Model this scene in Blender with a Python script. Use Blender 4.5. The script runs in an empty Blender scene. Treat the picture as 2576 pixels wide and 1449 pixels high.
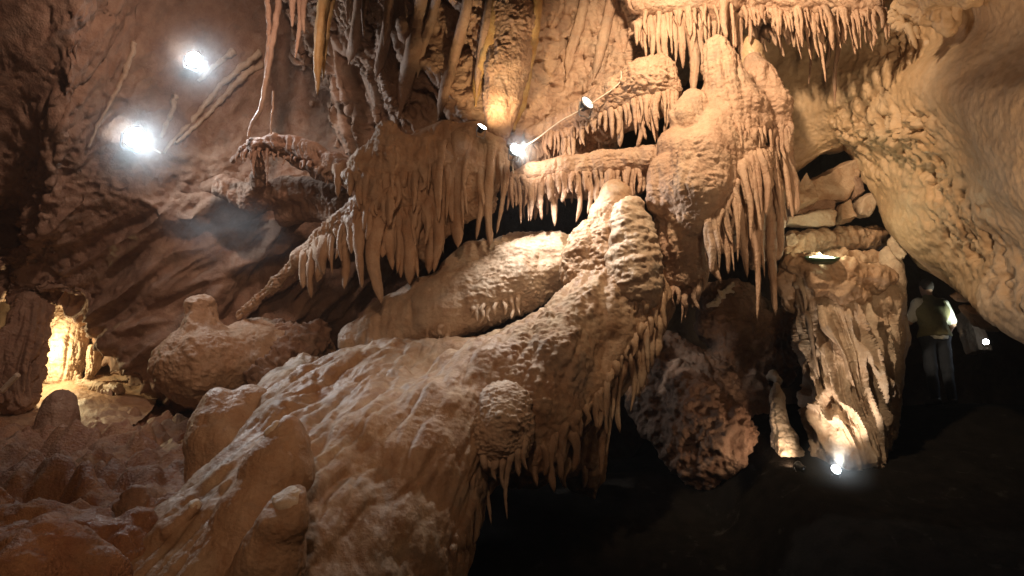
import bpy, math, random, time
import numpy as np
from mathutils import Vector, Matrix

T0 = time.time()
SC = bpy.context.scene
COL = SC.collection
F, CU, CV = 1840.0, 1288.0, 724.5          # focal length and centre in the 2576 px wide picture used for measuring
PITCH = math.radians(15.0)
CP, SP = math.cos(PITCH), math.sin(PITCH)
CAM = np.array([0.0, 0.0, 1.6])
FWD = np.array([0.0, CP, SP]); UPV = np.array([0.0, -SP, CP]); RGT = np.array([1.0, 0.0, 0.0])


def P(u, v, d):
    u, v, d = np.asarray(u, float), np.asarray(v, float), np.asarray(d, float)
    return CAM + d[..., None] * (FWD + ((u - CU) / F)[..., None] * RGT + ((CV - v) / F)[..., None] * UPV)


def proj(p):
    q = p - CAM
    d = q @ FWD
    d = np.where(np.abs(d) < 1e-6, 1e-6, d)
    return CU + F * (q @ RGT) / d, CV - F * (q @ UPV) / d, d


# ------------------------------------------------------------------ noise
def _h(ix, iy, iz, seed):
    h = (ix * np.uint32(374761393) + iy * np.uint32(668265263) + iz * np.uint32(2147483647) + np.uint32(seed * 974711 % 4294967295))
    h = (h ^ (h >> np.uint32(13))) * np.uint32(1274126177)
    h = h ^ (h >> np.uint32(16))
    return h


def gnoise(p, seed=0):
    """gradient noise, about -1..1"""
    p = p.astype(np.float32)
    f = np.floor(p)
    i = f.astype(np.int64).astype(np.uint32)
    r = p - f
    w = r * r * r * (r * (r * 6 - 15) + 10)
    out = np.zeros(len(p), np.float32)
    with np.errstate(over='ignore'):
        for dx in (0, 1):
            wx = w[:, 0] if dx else 1 - w[:, 0]
            for dy in (0, 1):
                wy = w[:, 1] if dy else 1 - w[:, 1]
                for dz in (0, 1):
                    wz = w[:, 2] if dz else 1 - w[:, 2]
                    h = _h(i[:, 0] + np.uint32(dx), i[:, 1] + np.uint32(dy), i[:, 2] + np.uint32(dz), seed)
                    gx = (h & np.uint32(1023)).astype(np.float32) / 511.5 - 1
                    gy = ((h >> np.uint32(10)) & np.uint32(1023)).astype(np.float32) / 511.5 - 1
                    gz = ((h >> np.uint32(20)) & np.uint32(1023)).astype(np.float32) / 511.5 - 1
                    out += wx * wy * wz * (gx * (r[:, 0] - dx) + gy * (r[:, 1] - dy) + gz * (r[:, 2] - dz))
    return out * 1.6


def fbm(p, o=3, seed=0, gain=0.5):
    s = np.zeros(len(p), np.float32); a = 1.0
    for k in range(o):
        s += a * gnoise(p * (2.03 ** k) + 17.3 * k, seed + k)
        a *= gain
    return s


def ridged(p, o=2, seed=0):
    s = np.zeros(len(p), np.float32); a = 1.0; t = 0
    for k in range(o):
        s += a * (1 - np.abs(gnoise(p * (2.07 ** k) + 9.1 * k, seed + k)) * 1.7)
        t += a; a *= 0.5
    return s / t


def sst(a, b, x):
    t = np.clip((x - a) / (b - a), 0, 1)
    return t * t * (3 - 2 * t)


# ------------------------------------------------------------------ mesh helpers
def normals(V, Q):
    a = V[Q[:, 2]] - V[Q[:, 0]]; b = V[Q[:, 3 if Q.shape[1] == 4 else 1]] - V[Q[:, 1 if Q.shape[1] == 4 else 0]]
    n = np.cross(a, b) if Q.shape[1] == 4 else np.cross(b, a)
    N = np.zeros_like(V)
    for k in range(Q.shape[1]):
        for c in range(3):
            N[:, c] += np.bincount(Q[:, k], n[:, c], len(V))
    return N / np.maximum(np.linalg.norm(N, axis=1, keepdims=True), 1e-9)


def relax(V, Q, it=2, f=0.5):
    n = Q.shape[1]
    for _ in range(it):
        S = np.zeros_like(V); C = np.zeros(len(V))
        for k in range(n):
            for j in (Q[:, (k + 1) % n], Q[:, (k - 1) % n]):
                for c in range(3):
                    S[:, c] += np.bincount(Q[:, k], V[j][:, c], len(V))
                C += np.bincount(Q[:, k], minlength=len(V))
        V = V + f * (S / np.maximum(C, 1)[:, None] - V)
    return V


def flute(p, n, st, seed=0):
    """dripstone relief along the normal: vertical grooves on steep faces, popcorn and ripples elsewhere"""
    nz = n[:, 2]
    steep = np.clip(1.15 - np.abs(nz) * 1.1, 0, 1) * np.where(nz > 0.35, np.clip(1 - (nz - 0.35) * 2.2, 0, 1), 1)
    d = np.zeros(len(p), np.float32)
    if st.get('low', 0):
        d += st['low'] * fbm(p * st.get('lf', 1.6), 3, seed + 40)
    if st.get('A', 0):
        f = st.get('f', 5.0); zs = st.get('zs', 0.1)
        sh = st.get('shear', (0, 0))
        q = np.stack([p[:, 0] + sh[0] * p[:, 2], p[:, 1] + sh[1] * p[:, 2], p[:, 2] * zs], 1)
        q = q + 0.05 * np.stack([gnoise(p * 1.7, seed + 3), gnoise(p * 1.7, seed + 4), 0 * nz], 1)
        g = ridged(q * f, 1, seed + 5)
        g2 = ridged(q * f * 2.3 + 5, 1, seed + 6)
        msk = steep * (0.45 + 0.55 * sst(-0.35, 0.45, gnoise(p * 0.9, seed + 7) + st.get('cov', 0.15)))
        d -= st['A'] * msk * (sst(0.35, 0.97, g) * 1.0 + 0.35 * sst(0.45, 0.97, g2))
    if st.get('pop', 0):
        f = st.get('pf', 16.0)
        m = 0.25 + 0.75 * sst(-0.3, 0.4, gnoise(p * 1.3, seed + 9) + 0.1)
        if 'pm' in st: m = m * st['pm'](p)
        q = p * np.array([1, 1, st.get('pz', 1.7)])
        a = np.abs(gnoise(q * f, seed + 11)); b = np.abs(gnoise(q * f * 2.1 + 3, seed + 12))
        d += st['pop'] * m * (1.6 * a + 0.7 * b - 0.6)
    if st.get('rip', 0):
        q = p * np.array([4.0, 4.0, st.get('rf', 26.0)]) + 0.6 * fbm(p * 5, 1, seed + 15)[:, None]
        d += st['rip'] * steep * gnoise(q, seed + 14)
    if st.get('rock', 0):
        f = st.get('rof', 2.5)
        d += st['rock'] * (ridged(p * f, 3, seed + 20) - 0.5 + 0.5 * fbm(p * f * 2.7, 2, seed + 25))
    if st.get('fin', 0):
        e = np.asarray(st['dir'], float); e = e / np.linalg.norm(e)
        q = p - (p @ e)[:, None] * e * 0.94 + 0.02 * np.stack([gnoise(p * 2.2, seed + 81), gnoise(p * 2.2, seed + 82), gnoise(p * 2.2, seed + 83)], 1)
        r1 = ridged(q * st['finf'], 1, seed + 84)
        brk = 0.8 + 0.3 * sst(-0.3, 0.3, gnoise(p * 2.0, seed + 85))
        d += st['fin'] * st['fm'](p) * (sst(0.62, 0.97, r1) * brk + 0.22 * sst(0.6, 0.95, ridged(q * st['finf'] * 1.9 + 4, 1, seed + 86)) - 0.45)
    if st.get('G', 0):
        e = np.asarray(st['dir'], float); e = e / np.linalg.norm(e)
        q = p - (p @ e)[:, None] * e * 0.87 + 0.05 * np.stack([gnoise(p * 1.6, seed + 71), gnoise(p * 1.6, seed + 72), gnoise(p * 1.6, seed + 73)], 1)
        mk = sst(-0.35, 0.35, gnoise(p * 0.8, seed + 74) + 0.1)
        d -= st['G'] * (0.3 + 0.7 * mk) * (sst(0.3, 0.97, ridged(q * 2.6, 1, seed + 75)) + 0.5 * sst(0.4, 0.97, ridged(q * 6.0, 1, seed + 76)) + 0.25 * sst(0.4, 0.97, ridged(q * 13.0, 1, seed + 77)) - 0.4)
    if st.get('pit', 0):
        q = p * st.get('pif', 7.0)
        d -= st['pit'] * sst(0.15, 0.6, fbm(q, 2, seed + 30) + 0.5 * gnoise(p * 0.8, seed + 33) - 0.1)
    return d


def largest(V, Q):
    """keep only the biggest connected piece"""
    lab = np.arange(len(V))
    while True:
        m = lab[Q].min(1); new = lab.copy()
        for k in range(Q.shape[1]): np.minimum.at(new, Q[:, k], m)
        new = new[new]
        if (new == lab).all(): break
        lab = new
    big = np.bincount(lab).argmax()
    keep = lab == big; idx = np.cumsum(keep) - 1
    return V[keep], idx[Q[keep[Q[:, 0]]]]


def displaced(V, Q, st, seed=0):
    n = normals(V, Q)
    V = V + n * flute(V, n, st, seed)[:, None]
    if st.get('fine', 0):
        n = normals(V, Q)
        V = V + n * (st['fine'] * fbm(V * st.get('fif', 38.0), 2, seed + 60))[:, None]
    return V


def mesh(name, V, Q, mat, parent=None, loc=None, smooth=True):
    me = bpy.data.meshes.new(name)
    V = np.asarray(V, np.float64)
    base = np.zeros(3)
    if parent is not None:
        base = np.array(parent['_w'])
    if loc is None:
        loc = base
    loc = np.asarray(loc, float)
    Vl = (V - loc).astype(np.float32)
    k = Q.shape[1]
    me.vertices.add(len(V)); me.vertices.foreach_set('co', Vl.ravel())
    me.loops.add(len(Q) * k); me.loops.foreach_set('vertex_index', Q.astype(np.int32).ravel())
    me.polygons.add(len(Q)); me.polygons.foreach_set('loop_start', np.arange(0, len(Q) * k, k, dtype=np.int32))
    me.update(calc_edges=True); me.validate()
    me.polygons.foreach_set('use_smooth', np.full(len(me.polygons), smooth))
    me.materials.append(mat)
    o = bpy.data.objects.new(name, me); COL.objects.link(o)
    o.location = Vector(loc - base)
    o['_w'] = [float(x) for x in loc]
    if parent is not None:
        o.parent = parent
    return o


def thing(name, label, cat, loc, group=None):
    o = bpy.data.objects.new(name, None); COL.objects.link(o)
    o.location = Vector(loc); o['_w'] = [float(x) for x in loc]
    o.empty_display_size = 0.1
    return tag(o, label, cat, group)


def tag(o, label, cat, group=None):
    o['label'] = label; o['category'] = cat
    if group: o['group'] = group
    return o


def struct(o):
    o['kind'] = 'structure'
    return o


# ------------------------------------------------------------------ implicit shapes
class Field:
    def __init__(s, lo, hi, h):
        s.lo = np.asarray(lo, float); s.h = h
        s.n = np.maximum(np.ceil((np.asarray(hi) - s.lo) / h).astype(int) + 1, 4)
        s.f = np.full(s.n, 1.0, np.float32)

    def box(s, a, b):
        i0 = np.clip(np.floor((a - s.lo) / s.h).astype(int), 0, s.n)
        i1 = np.clip(np.ceil((b - s.lo) / s.h).astype(int) + 1, 0, s.n)
        sl = tuple(slice(i0[k], i1[k]) for k in range(3))
        g = [(s.lo[k] + s.h * np.arange(i0[k], i1[k])).astype(np.float32) for k in range(3)]
        return sl, g[0][:, None, None], g[1][None, :, None], g[2][None, None, :]

    def add(s, sl, d, k):
        a = s.f[sl]
        if k <= 0:
            s.f[sl] = np.minimum(a, d); return
        hh = np.maximum(k - np.abs(a - d), 0) / k
        s.f[sl] = np.minimum(a, d) - hh * hh * k * 0.25

    def cone(s, a, b, ra, rb, k):
        a, b = np.asarray(a, float), np.asarray(b, float)
        pad = max(ra, rb) + k + 3 * s.h
        sl, X, Y, Z = s.box(np.minimum(a, b) - pad, np.maximum(a, b) + pad)
        if s.f[sl].size == 0: return
        ab = b - a; L = max(ab @ ab, 1e-9)
        t = np.clip(((X - a[0]) * ab[0] + (Y - a[1]) * ab[1] + (Z - a[2]) * ab[2]) / L, 0, 1)
        dx = X - a[0] - t * ab[0]; dy = Y - a[1] - t * ab[1]; dz = Z - a[2] - t * ab[2]
        s.add(sl, np.sqrt(dx * dx + dy * dy + dz * dz) - (ra + (rb - ra) * t), k)

    def ell(s, c, ax, r, k):
        c = np.asarray(c, float); r = np.asarray(r, float)
        pad = r.max() + k + 3 * s.h
        sl, X, Y, Z = s.box(c - pad, c + pad)
        if s.f[sl].size == 0: return
        q = [(X - c[0]) * e[0] + (Y - c[1]) * e[1] + (Z - c[2]) * e[2] for e in ax]
        k0 = np.sqrt(sum((q[i] / r[i]) ** 2 for i in range(3)))
        k1 = np.sqrt(sum((q[i] / r[i] ** 2) ** 2 for i in range(3)))
        s.add(sl, k0 * (k0 - 1) / np.maximum(k1, 1e-6), k)

    def cut(s, p, n, k=0.02):
        sl, X, Y, Z = s.box(s.lo, s.lo + s.h * s.n)
        n = np.asarray(n, float); n = n / np.linalg.norm(n)
        d = (X - p[0]) * n[0] + (Y - p[1]) * n[1] + (Z - p[2]) * n[2]
        a = s.f[sl]; hh = np.maximum(k - np.abs(a - d), 0) / k
        s.f[sl] = np.maximum(a, d) + hh * hh * k * 0.25

    def surf(s):
        f = s.f
        f[0] = f[-1] = 1; f[:, 0] = f[:, -1] = 1; f[:, :, 0] = f[:, :, -1] = 1
        ins = f < 0
        nx, ny, nz = f.shape
        cnt = np.zeros((nx - 1, ny - 1, nz - 1), np.int8)
        for i in (0, 1):
            for j in (0, 1):
                for k in (0, 1):
                    cnt += ins[i:nx - 1 + i, j:ny - 1 + j, k:nz - 1 + k]
        act = (cnt > 0) & (cnt < 8)
        I = np.argwhere(act)
        idx = np.full(cnt.shape, -1, np.int32); idx[act] = np.arange(len(I))
        c = {}
        for i in (0, 1):
            for j in (0, 1):
                for k in (0, 1):
                    c[(i, j, k)] = f[I[:, 0] + i, I[:, 1] + j, I[:, 2] + k]
        S = np.zeros((len(I), 3)); C = np.zeros(len(I))
        keys = list(c)
        for a in keys:
            for ax in range(3):
                if a[ax] == 0:
                    b = list(a); b[ax] = 1; b = tuple(b)
                    fa, fb = c[a], c[b]
                    m = (fa < 0) != (fb < 0)
                    t = fa[m] / (fa[m] - fb[m])
                    q = np.tile(np.array(a, float), (m.sum(), 1)); q[:, ax] += t
                    S[m] += q; C[m] += 1
        V = (I + S / C[:, None]) * s.h + s.lo
        faces = []
        for ax in range(3):
            a = [slice(1, -1)] * 3
            lo_ = [slice(1, n - 1) for n in f.shape]
            lo_[ax] = slice(0, f.shape[ax] - 1)
            hi_ = list(lo_); hi_[ax] = slice(1, f.shape[ax])
            A, B = ins[tuple(lo_)], ins[tuple(hi_)]
            off = np.array([1, 1, 1]); off[ax] = 0
            for sign in (0, 1):
                E = np.argwhere((A & ~B) if sign == 0 else (~A & B)) + off
                if len(E) == 0: continue
                e1, e2 = (ax + 1) % 3, (ax + 2) % 3
                def id_(d1, d2):
                    q = E.copy(); q[:, e1] -= d1; q[:, e2] -= d2
                    return idx[q[:, 0], q[:, 1], q[:, 2]]
                qd = np.stack([id_(1, 1), id_(0, 1), id_(0, 0), id_(1, 0)], 1)
                if sign: qd = qd[:, ::-1]
                faces.append(qd)
        Q = np.concatenate(faces)
        return V, Q[(Q >= 0).all(1)]


def px(n, d):
    return n * d / F


def prims_of(paths):
    """paths in measured pixels -> world primitives"""
    out = []
    for pa in paths:
        if pa[0] == 'E':                     # ('E', u, v, d, ru, rv, rd, tilt)
            _, u, v, d, ru, rv, rd = pa[:7]
            t = math.radians(pa[7]) if len(pa) > 7 else 0
            ex = RGT * math.cos(t) + UPV * math.sin(t); ey = -RGT * math.sin(t) + UPV * math.cos(t)
            out.append(('E', P(u, v, d), (ex, ey, FWD), (px(ru, d), px(rv, d), px(rd, d))))
        else:
            q = [(P(u, v, d), px(r, d)) for (u, v, d, r) in pa]
            if len(q) == 1: q = q * 2
            for (a, ra), (b, rb) in zip(q, q[1:]):
                out.append(('C', a, b, ra, rb))
    return out


def implicit(paths, h, k, cuts=(), prims=None):
    pr = prims if prims is not None else prims_of(paths)
    lo = np.full(3, 1e9); hi = -lo
    for p in pr:
        if p[0] == 'E':
            m = max(p[3]); lo = np.minimum(lo, p[1] - m); hi = np.maximum(hi, p[1] + m)
        else:
            m = max(p[3], p[4]); lo = np.minimum(lo, np.minimum(p[1], p[2]) - m); hi = np.maximum(hi, np.maximum(p[1], p[2]) + m)
    fd = Field(lo - k - 4 * h, hi + k + 4 * h, h)
    for p in pr:
        if p[0] == 'E': fd.ell(p[1], p[2], p[3], k)
        else: fd.cone(p[1], p[2], p[3], p[4], k)
    for c in cuts: fd.cut(*c)
    return fd.surf()


# ------------------------------------------------------------------ tubes, icicles
def tube(pts, rad, seg=10, seed=0, rough=0.0, lob=0.0, rf=14.0, flat=1.0):
    pts = np.asarray(pts, float); rad = np.asarray(rad, float)
    n = len(pts)
    tg = np.gradient(pts, axis=0); tg /= np.maximum(np.linalg.norm(tg, axis=1, keepdims=True), 1e-9)
    ref = np.array([0.0, 1.0, 0.0]) if abs(tg[0, 1]) < 0.8 else np.array([1.0, 0, 0])
    V = []
    ph = np.linspace(0, 2 * np.pi, seg, endpoint=False)
    for i in range(n):
        a = np.cross(tg[i], ref); a /= np.linalg.norm(a)
        b = np.cross(tg[i], a)
        V.append(pts[i] + rad[i] * (np.cos(ph)[:, None] * a + flat * np.sin(ph)[:, None] * b))
    V = np.concatenate(V)
    if rough or lob:
        ctr = np.repeat(pts, seg, 0); o = V - ctr
        rr = np.maximum(np.repeat(rad, seg), 1e-5)
        m = 1 + rough * fbm(V * rf, 2, seed) + lob * gnoise(np.stack([o[:, 0] / rr * 1.3, o[:, 1] / rr * 1.3, V[:, 2] * 1.5], 1) + seed * 3.7, seed + 1)
        V = ctr + o * np.clip(m, 0.3, 2)[:, None]
    i = np.arange(n - 1)[:, None] * seg; j = np.arange(seg)[None, :]; j2 = (j + 1) % seg
    Q = np.stack([i + j, i + seg + j, i + seg + j2, i + j2], -1).reshape(-1, 4)
    # caps
    V = np.concatenate([V, pts[:1], pts[-1:]])
    T = []
    for j in range(seg):
        j2 = (j + 1) % seg
        T.append([len(V) - 2, j, j2, j2]); T.append([len(V) - 1, (n - 1) * seg + j2, (n - 1) * seg + j, (n - 1) * seg + j])
    return V, Q, np.array(T)


def tube_obj(name, pts, rad, mat, parent=None, loc=None, **k):
    V, Q, T = tube(pts, rad, **k)
    seg = k.get('seg', 10)
    # close the ends with quads of a collapsed ring
    n = len(pts)
    V2 = np.concatenate([np.repeat(np.asarray(pts[:1], float), seg, 0), V[:n * seg], np.repeat(np.asarray(pts[-1:], float), seg, 0)])
    i = np.arange(n + 1)[:, None] * seg; j = np.arange(seg)[None, :]; j2 = (j + 1) % seg
    Q2 = np.stack([i + j, i + seg + j, i + seg + j2, i + j2], -1).reshape(-1, 4)
    return mesh(name, V2, Q2[:, ::-1], mat, parent, loc)


def spline(pts, n):
    p = np.asarray(pts, float)
    m = len(p)
    if m == 2:
        t = np.linspace(0, 1, n)[:, None]
        return p[0] * (1 - t) + p[1] * t
    q = np.concatenate([2 * p[:1] - p[1:2], p, 2 * p[-1:] - p[-2:-1]])
    t = np.linspace(0, m - 1 - 1e-9, n); i = t.astype(int); f = (t - i)[:, None]
    a, b, c, d = q[i], q[i + 1], q[i + 2], q[i + 3]
    return 0.5 * (2 * b + (c - a) * f + (2 * a - 5 * b + 4 * c - d) * f ** 2 + (3 * b - a - 3 * c + d) * f ** 3)


class Front:
    """front-most depth of a set of vertices seen at a pixel"""
    def __init__(s, V):
        s.u, s.v, s.d = proj(V)

    def at(s, u, v, rad=14, default=None):
        for r in (rad, rad * 2.2, rad * 5):
            m = (np.abs(s.u - u) < r) & (np.abs(s.v - v) < r)
            if m.any(): return float(s.d[m].min())
        return default


def plumb(u, v, d, u1, v1):
    """point at pixel (u1, v1) hanging straight below or above the point at (u, v, d)"""
    y = d * (CP - (CV - v) / F * SP)
    return P(u1, v1, y / (CP - (CV - v1) / F * SP))


RND = random.Random(7)


def icicle(name, u0, v0, u1, v1, r, d, mat, parent=None, loc=None, tipr=None, seed=None, flat=1.0, tag_=None):
    seed = RND.randrange(10000) if seed is None else seed
    if tipr is None: tipr = RND.choice((0.08, 0.12, 0.16, 0.3, 0.45))
    rm = px(r, d)
    a = P(u0, v0, d); b = plumb(u0, v0, d, u1, v1)
    L = np.linalg.norm(b - a); n = int(np.clip(L / max(rm, 0.006) * 2.2, 10, 34))
    mid = (a + b) / 2 + np.array([RND.uniform(-1, 1), RND.uniform(-1, 1), 0]) * rm * 0.9
    pts = spline([a + np.array([0, 2.6 * rm, 1.2 * rm]), a, mid, b], n)
    t = np.linspace(0, 1, n)
    prof = (0.35 * np.exp(-t * 9) + (1 - t) ** RND.uniform(0.38, 0.95) * (1.0 + 0.22 * math.sin(seed) * np.sin(t * 5 + seed) + 0.10 * np.sin(t * 17 + seed * 1.7))) * (1 - tipr) + tipr * np.sqrt(np.clip(1 - t ** 8, 0, 1))
    if loc is None and parent is None: loc = a
    return tube_obj(name, pts, rm * prof, mat, parent, loc, seg=10 if r < 14 else 16, seed=seed, rough=0.32, lob=0.38, rf=11 / max(rm * 12, 0.3), flat=flat)


def fringe(line, n, ln, r, lean=0.0, jv=6, seed=0):
    g = random.Random(seed); q = spline(line, 60)
    out = []; big = 1.0
    for i in range(n):
        t = (i + 0.5 + g.uniform(-0.35, 0.35)) / n
        u, v = q[int(t * 59)]
        big = 0.5 * big + 0.5 * g.uniform(0.45, 1.5)
        L = g.uniform(*ln) * (g.random() ** 0.6 * 0.65 + 0.42) * big
        du = (u - CU) / 7000 * L + lean * L
        out.append((u, v + g.uniform(-jv, jv), u + du + g.uniform(-4.5, 4.5), v + L, g.uniform(r[0] * 0.7, r[1] * 1.15) * (0.75 + 0.25 * big)))
    return out


# ------------------------------------------------------------------ materials
def rock_mat(name, c1, c2, c3, rough=0.62, bump=0.5, scale=1.0, streak=0.25, spec=0.45, fine=1.0, stain=0.55):
    m = bpy.data.materials.new(name); m.use_nodes = True
    nt = m.node_tree; N = nt.nodes; L = nt.links
    bs = N['Principled BSDF']
    ge = N.new('ShaderNodeNewGeometry')
    def noise(sc, det, ro=0.55, vec=None, dist=0.0):
        t = N.new('ShaderNodeTexNoise'); t.inputs['Scale'].default_value = sc; t.inputs['Detail'].default_value = det
        t.inputs['Roughness'].default_value = ro; t.inputs['Distortion'].default_value = dist
        L.new(vec or ge.outputs['Position'], t.inputs['Vector']); return t.outputs['Fac']
    def ramp(x, a, b):
        r = N.new('ShaderNodeMapRange'); r.inputs[1].default_value = a; r.inputs[2].default_value = b; r.clamp = True
        L.new(x, r.inputs[0]); return r.outputs[0]
    def mix(f, a, b, mode='MIX'):
        x = N.new('ShaderNodeMix'); x.data_type = 'RGBA'; x.blend_type = mode
        if isinstance(f, float): x.inputs[0].default_value = f
        else: L.new(f, x.inputs[0])
        for s, val in ((6, a), (7, b)):
            if isinstance(val, tuple): x.inputs[s].default_value = (*val, 1)
            else: L.new(val, x.inputs[s])
        return x.outputs[2]
    mp = N.new('ShaderNodeMapping'); mp.inputs['Scale'].default_value = (1, 1, 0.14); L.new(ge.outputs['Position'], mp.inputs['Vector'])
    big = ramp(noise(1.3 * scale, 4, 0.6, dist=0.4), 0.36, 0.64)
    mid = ramp(noise(5.5 * scale, 5, 0.65), 0.4, 0.66)
    stk = ramp(noise(9 * scale, 4, 0.6, mp.outputs[0]), 0.42, 0.68)
    col = mix(big, c1, c2)
    col = mix(mid, col, c3)
    dk = mix(1.0, col, (0.52, 0.42, 0.36), 'MULTIPLY')
    sm = N.new('ShaderNodeMath'); sm.operation = 'MULTIPLY'; L.new(stk, sm.inputs[0]); sm.inputs[1].default_value = streak
    col = mix(sm.outputs[0], col, dk)
    spk = ramp(noise(60 * scale, 3, 0.7), 0.55, 0.75)
    sm2 = N.new('ShaderNodeMath'); sm2.operation = 'MULTIPLY'; L.new(spk, sm2.inputs[0]); sm2.inputs[1].default_value = 0.45
    col = mix(sm2.outputs[0], col, dk)
    gr = ramp(noise(2.3 * scale, 5, 0.62, dist=0.8), 0.52, 0.68)
    sm3 = N.new('ShaderNodeMath'); sm3.operation = 'MULTIPLY'; L.new(gr, sm3.inputs[0]); sm3.inputs[1].default_value = stain
    col = mix(sm3.outputs[0], col, tuple(0.72 * (0.5 * c1[k] + 0.5 * sum(c1) / 3 * (1.0, 0.97, 0.86)[k]) for k in range(3)))
    wh = ramp(noise(3.7 * scale, 6, 0.7, dist=0.5), 0.60, 0.74)
    sm4 = N.new('ShaderNodeMath'); sm4.operation = 'MULTIPLY'; L.new(wh, sm4.inputs[0]); sm4.inputs[1].default_value = stain * 0.8
    col = mix(sm4.outputs[0], col, tuple(min(0.75, c * 1.35 + 0.06) for c in c2))
    L.new(col, bs.inputs['Base Color'])
    rr = N.new('ShaderNodeMapRange'); rr.inputs[3].default_value = rough - 0.24; rr.inputs[4].default_value = rough + 0.2
    L.new(big, rr.inputs[0]); L.new(rr.outputs[0], bs.inputs['Roughness'])
    bs.inputs['Specular IOR Level'].default_value = spec
    # grain
    h1 = noise(34 * fine, 5, 0.62); h2 = noise(110 * fine, 3, 0.6)
    vo = N.new('ShaderNodeTexVoronoi'); vo.inputs['Scale'].default_value = 42 * fine; vo.feature = 'SMOOTH_F1'
    L.new(ge.outputs['Position'], vo.inputs['Vector'])
    a1 = N.new('ShaderNodeMath'); a1.operation = 'MULTIPLY_ADD'; L.new(h2, a1.inputs[0]); a1.inputs[1].default_value = 0.35; L.new(h1, a1.inputs[2])
    a2 = N.new('ShaderNodeMath'); a2.operation = 'MULTIPLY_ADD'; L.new(vo.outputs['Distance'], a2.inputs[0]); a2.inputs[1].default_value = -0.5; L.new(a1.outputs[0], a2.inputs[2])
    bu = N.new('ShaderNodeBump'); bu.inputs['Strength'].default_value = bump; bu.inputs['Distance'].default_value = 0.035
    L.new(a2.outputs[0], bu.inputs['Height']); L.new(bu.outputs[0], bs.inputs['Normal'])
    return m


def plain(name, c, rough=0.5, metal=0.0, emit=None, es=0.0, noise=0.0):
    m = bpy.data.materials.new(name); m.use_nodes = True
    nt = m.node_tree; bs = nt.nodes['Principled BSDF']
    bs.inputs['Base Color'].default_value = (*c, 1); bs.inputs['Roughness'].default_value = rough; bs.inputs['Metallic'].default_value = metal
    if noise:
        t = nt.nodes.new('ShaderNodeTexNoise'); t.inputs['Scale'].default_value = 40; t.inputs['Detail'].default_value = 4
        g = nt.nodes.new('ShaderNodeTexCoord'); nt.links.new(g.outputs['Object'], t.inputs['Vector'])
        x = nt.nodes.new('ShaderNodeMix'); x.data_type = 'RGBA'
        x.inputs[6].default_value = (*[v * (1 - noise) for v in c], 1); x.inputs[7].default_value = (*[min(1, v * (1 + noise)) for v in c], 1)
        nt.links.new(t.outputs['Fac'], x.inputs[0]); nt.links.new(x.outputs[2], bs.inputs['Base Color'])
        b = nt.nodes.new('ShaderNodeBump'); b.inputs['Strength'].default_value = 0.3; b.inputs['Distance'].default_value = 0.01
        nt.links.new(t.outputs['Fac'], b.inputs['Height']); nt.links.new(b.outputs[0], bs.inputs['Normal'])
    if emit:
        bs.inputs['Emission Color'].default_value = (*emit, 1); bs.inputs['Emission Strength'].default_value = es
    return m


M = dict(
    flow=rock_mat('flowstone', (0.46, 0.31, 0.20), (0.50, 0.37, 0.26), (0.40, 0.25, 0.15), bump=0.36),
    pale=rock_mat('pale_flowstone', (0.52, 0.40, 0.29), (0.58, 0.48, 0.37), (0.44, 0.31, 0.21), bump=0.34),
    pink=rock_mat('pink_dripstone', (0.47, 0.31, 0.22), (0.52, 0.37, 0.26), (0.40, 0.25, 0.17), bump=0.5),
    ochre=rock_mat('ochre_rock', (0.52, 0.36, 0.215), (0.54, 0.41, 0.275), (0.47, 0.32, 0.185), bump=0.2, streak=0.15, stain=0.35),
    wall=rock_mat('brown_rock', (0.33, 0.21, 0.145), (0.38, 0.27, 0.20), (0.27, 0.165, 0.115), bump=0.5, streak=0.3, spec=0.2, rough=0.72),
    slope=rock_mat('slope_flowstone', (0.42, 0.29, 0.19), (0.46, 0.36, 0.25), (0.34, 0.21, 0.12), bump=0.30, streak=0.5, stain=0.7),
    red=rock_mat('red_rock', (0.34, 0.18, 0.10), (0.40, 0.24, 0.13), (0.27, 0.13, 0.075), bump=0.7),
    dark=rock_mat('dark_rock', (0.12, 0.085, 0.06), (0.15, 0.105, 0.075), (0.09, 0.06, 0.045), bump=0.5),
    floor=rock_mat('shaded_floor', (0.014, 0.012, 0.011), (0.018, 0.016, 0.014), (0.010, 0.009, 0.008), bump=0.3, spec=0.0, rough=0.8),  # near black so the unlit path stays dark, shade put into the colour
    white=rock_mat('white_calcite', (0.66, 0.58, 0.46), (0.72, 0.66, 0.56), (0.58, 0.48, 0.36), bump=0.35, streak=0.1),
    amber=rock_mat('amber_calcite', (0.55, 0.36, 0.15), (0.60, 0.45, 0.22), (0.48, 0.28, 0.10), bump=0.4),
    black=plain('black_housing', (0.02, 0.02, 0.022), 0.45, noise=0.2),
    steel=plain('grey_bracket', (0.25, 0.25, 0.26), 0.4, 0.8),
    cable=plain('pale_cable', (0.62, 0.56, 0.48), 0.6),
    lit=plain('lamp_lens', (0.9, 0.9, 0.9), 0.3, emit=(0.93, 0.97, 1.0), es=45),
    blaze=plain('spotlight_lens', (0.9, 0.9, 0.9), 0.3, emit=(0.93, 0.97, 1.0), es=230),
    dim=plain('lamp_lens_edge_on', (0.85, 0.85, 0.85), 0.3, emit=(1.0, 0.95, 0.92), es=0.9),
    green=plain('green_lens', (0.8, 0.9, 0.7), 0.3, emit=(0.92, 1.0, 0.75), es=6),
)

FRONTS = {}


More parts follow.
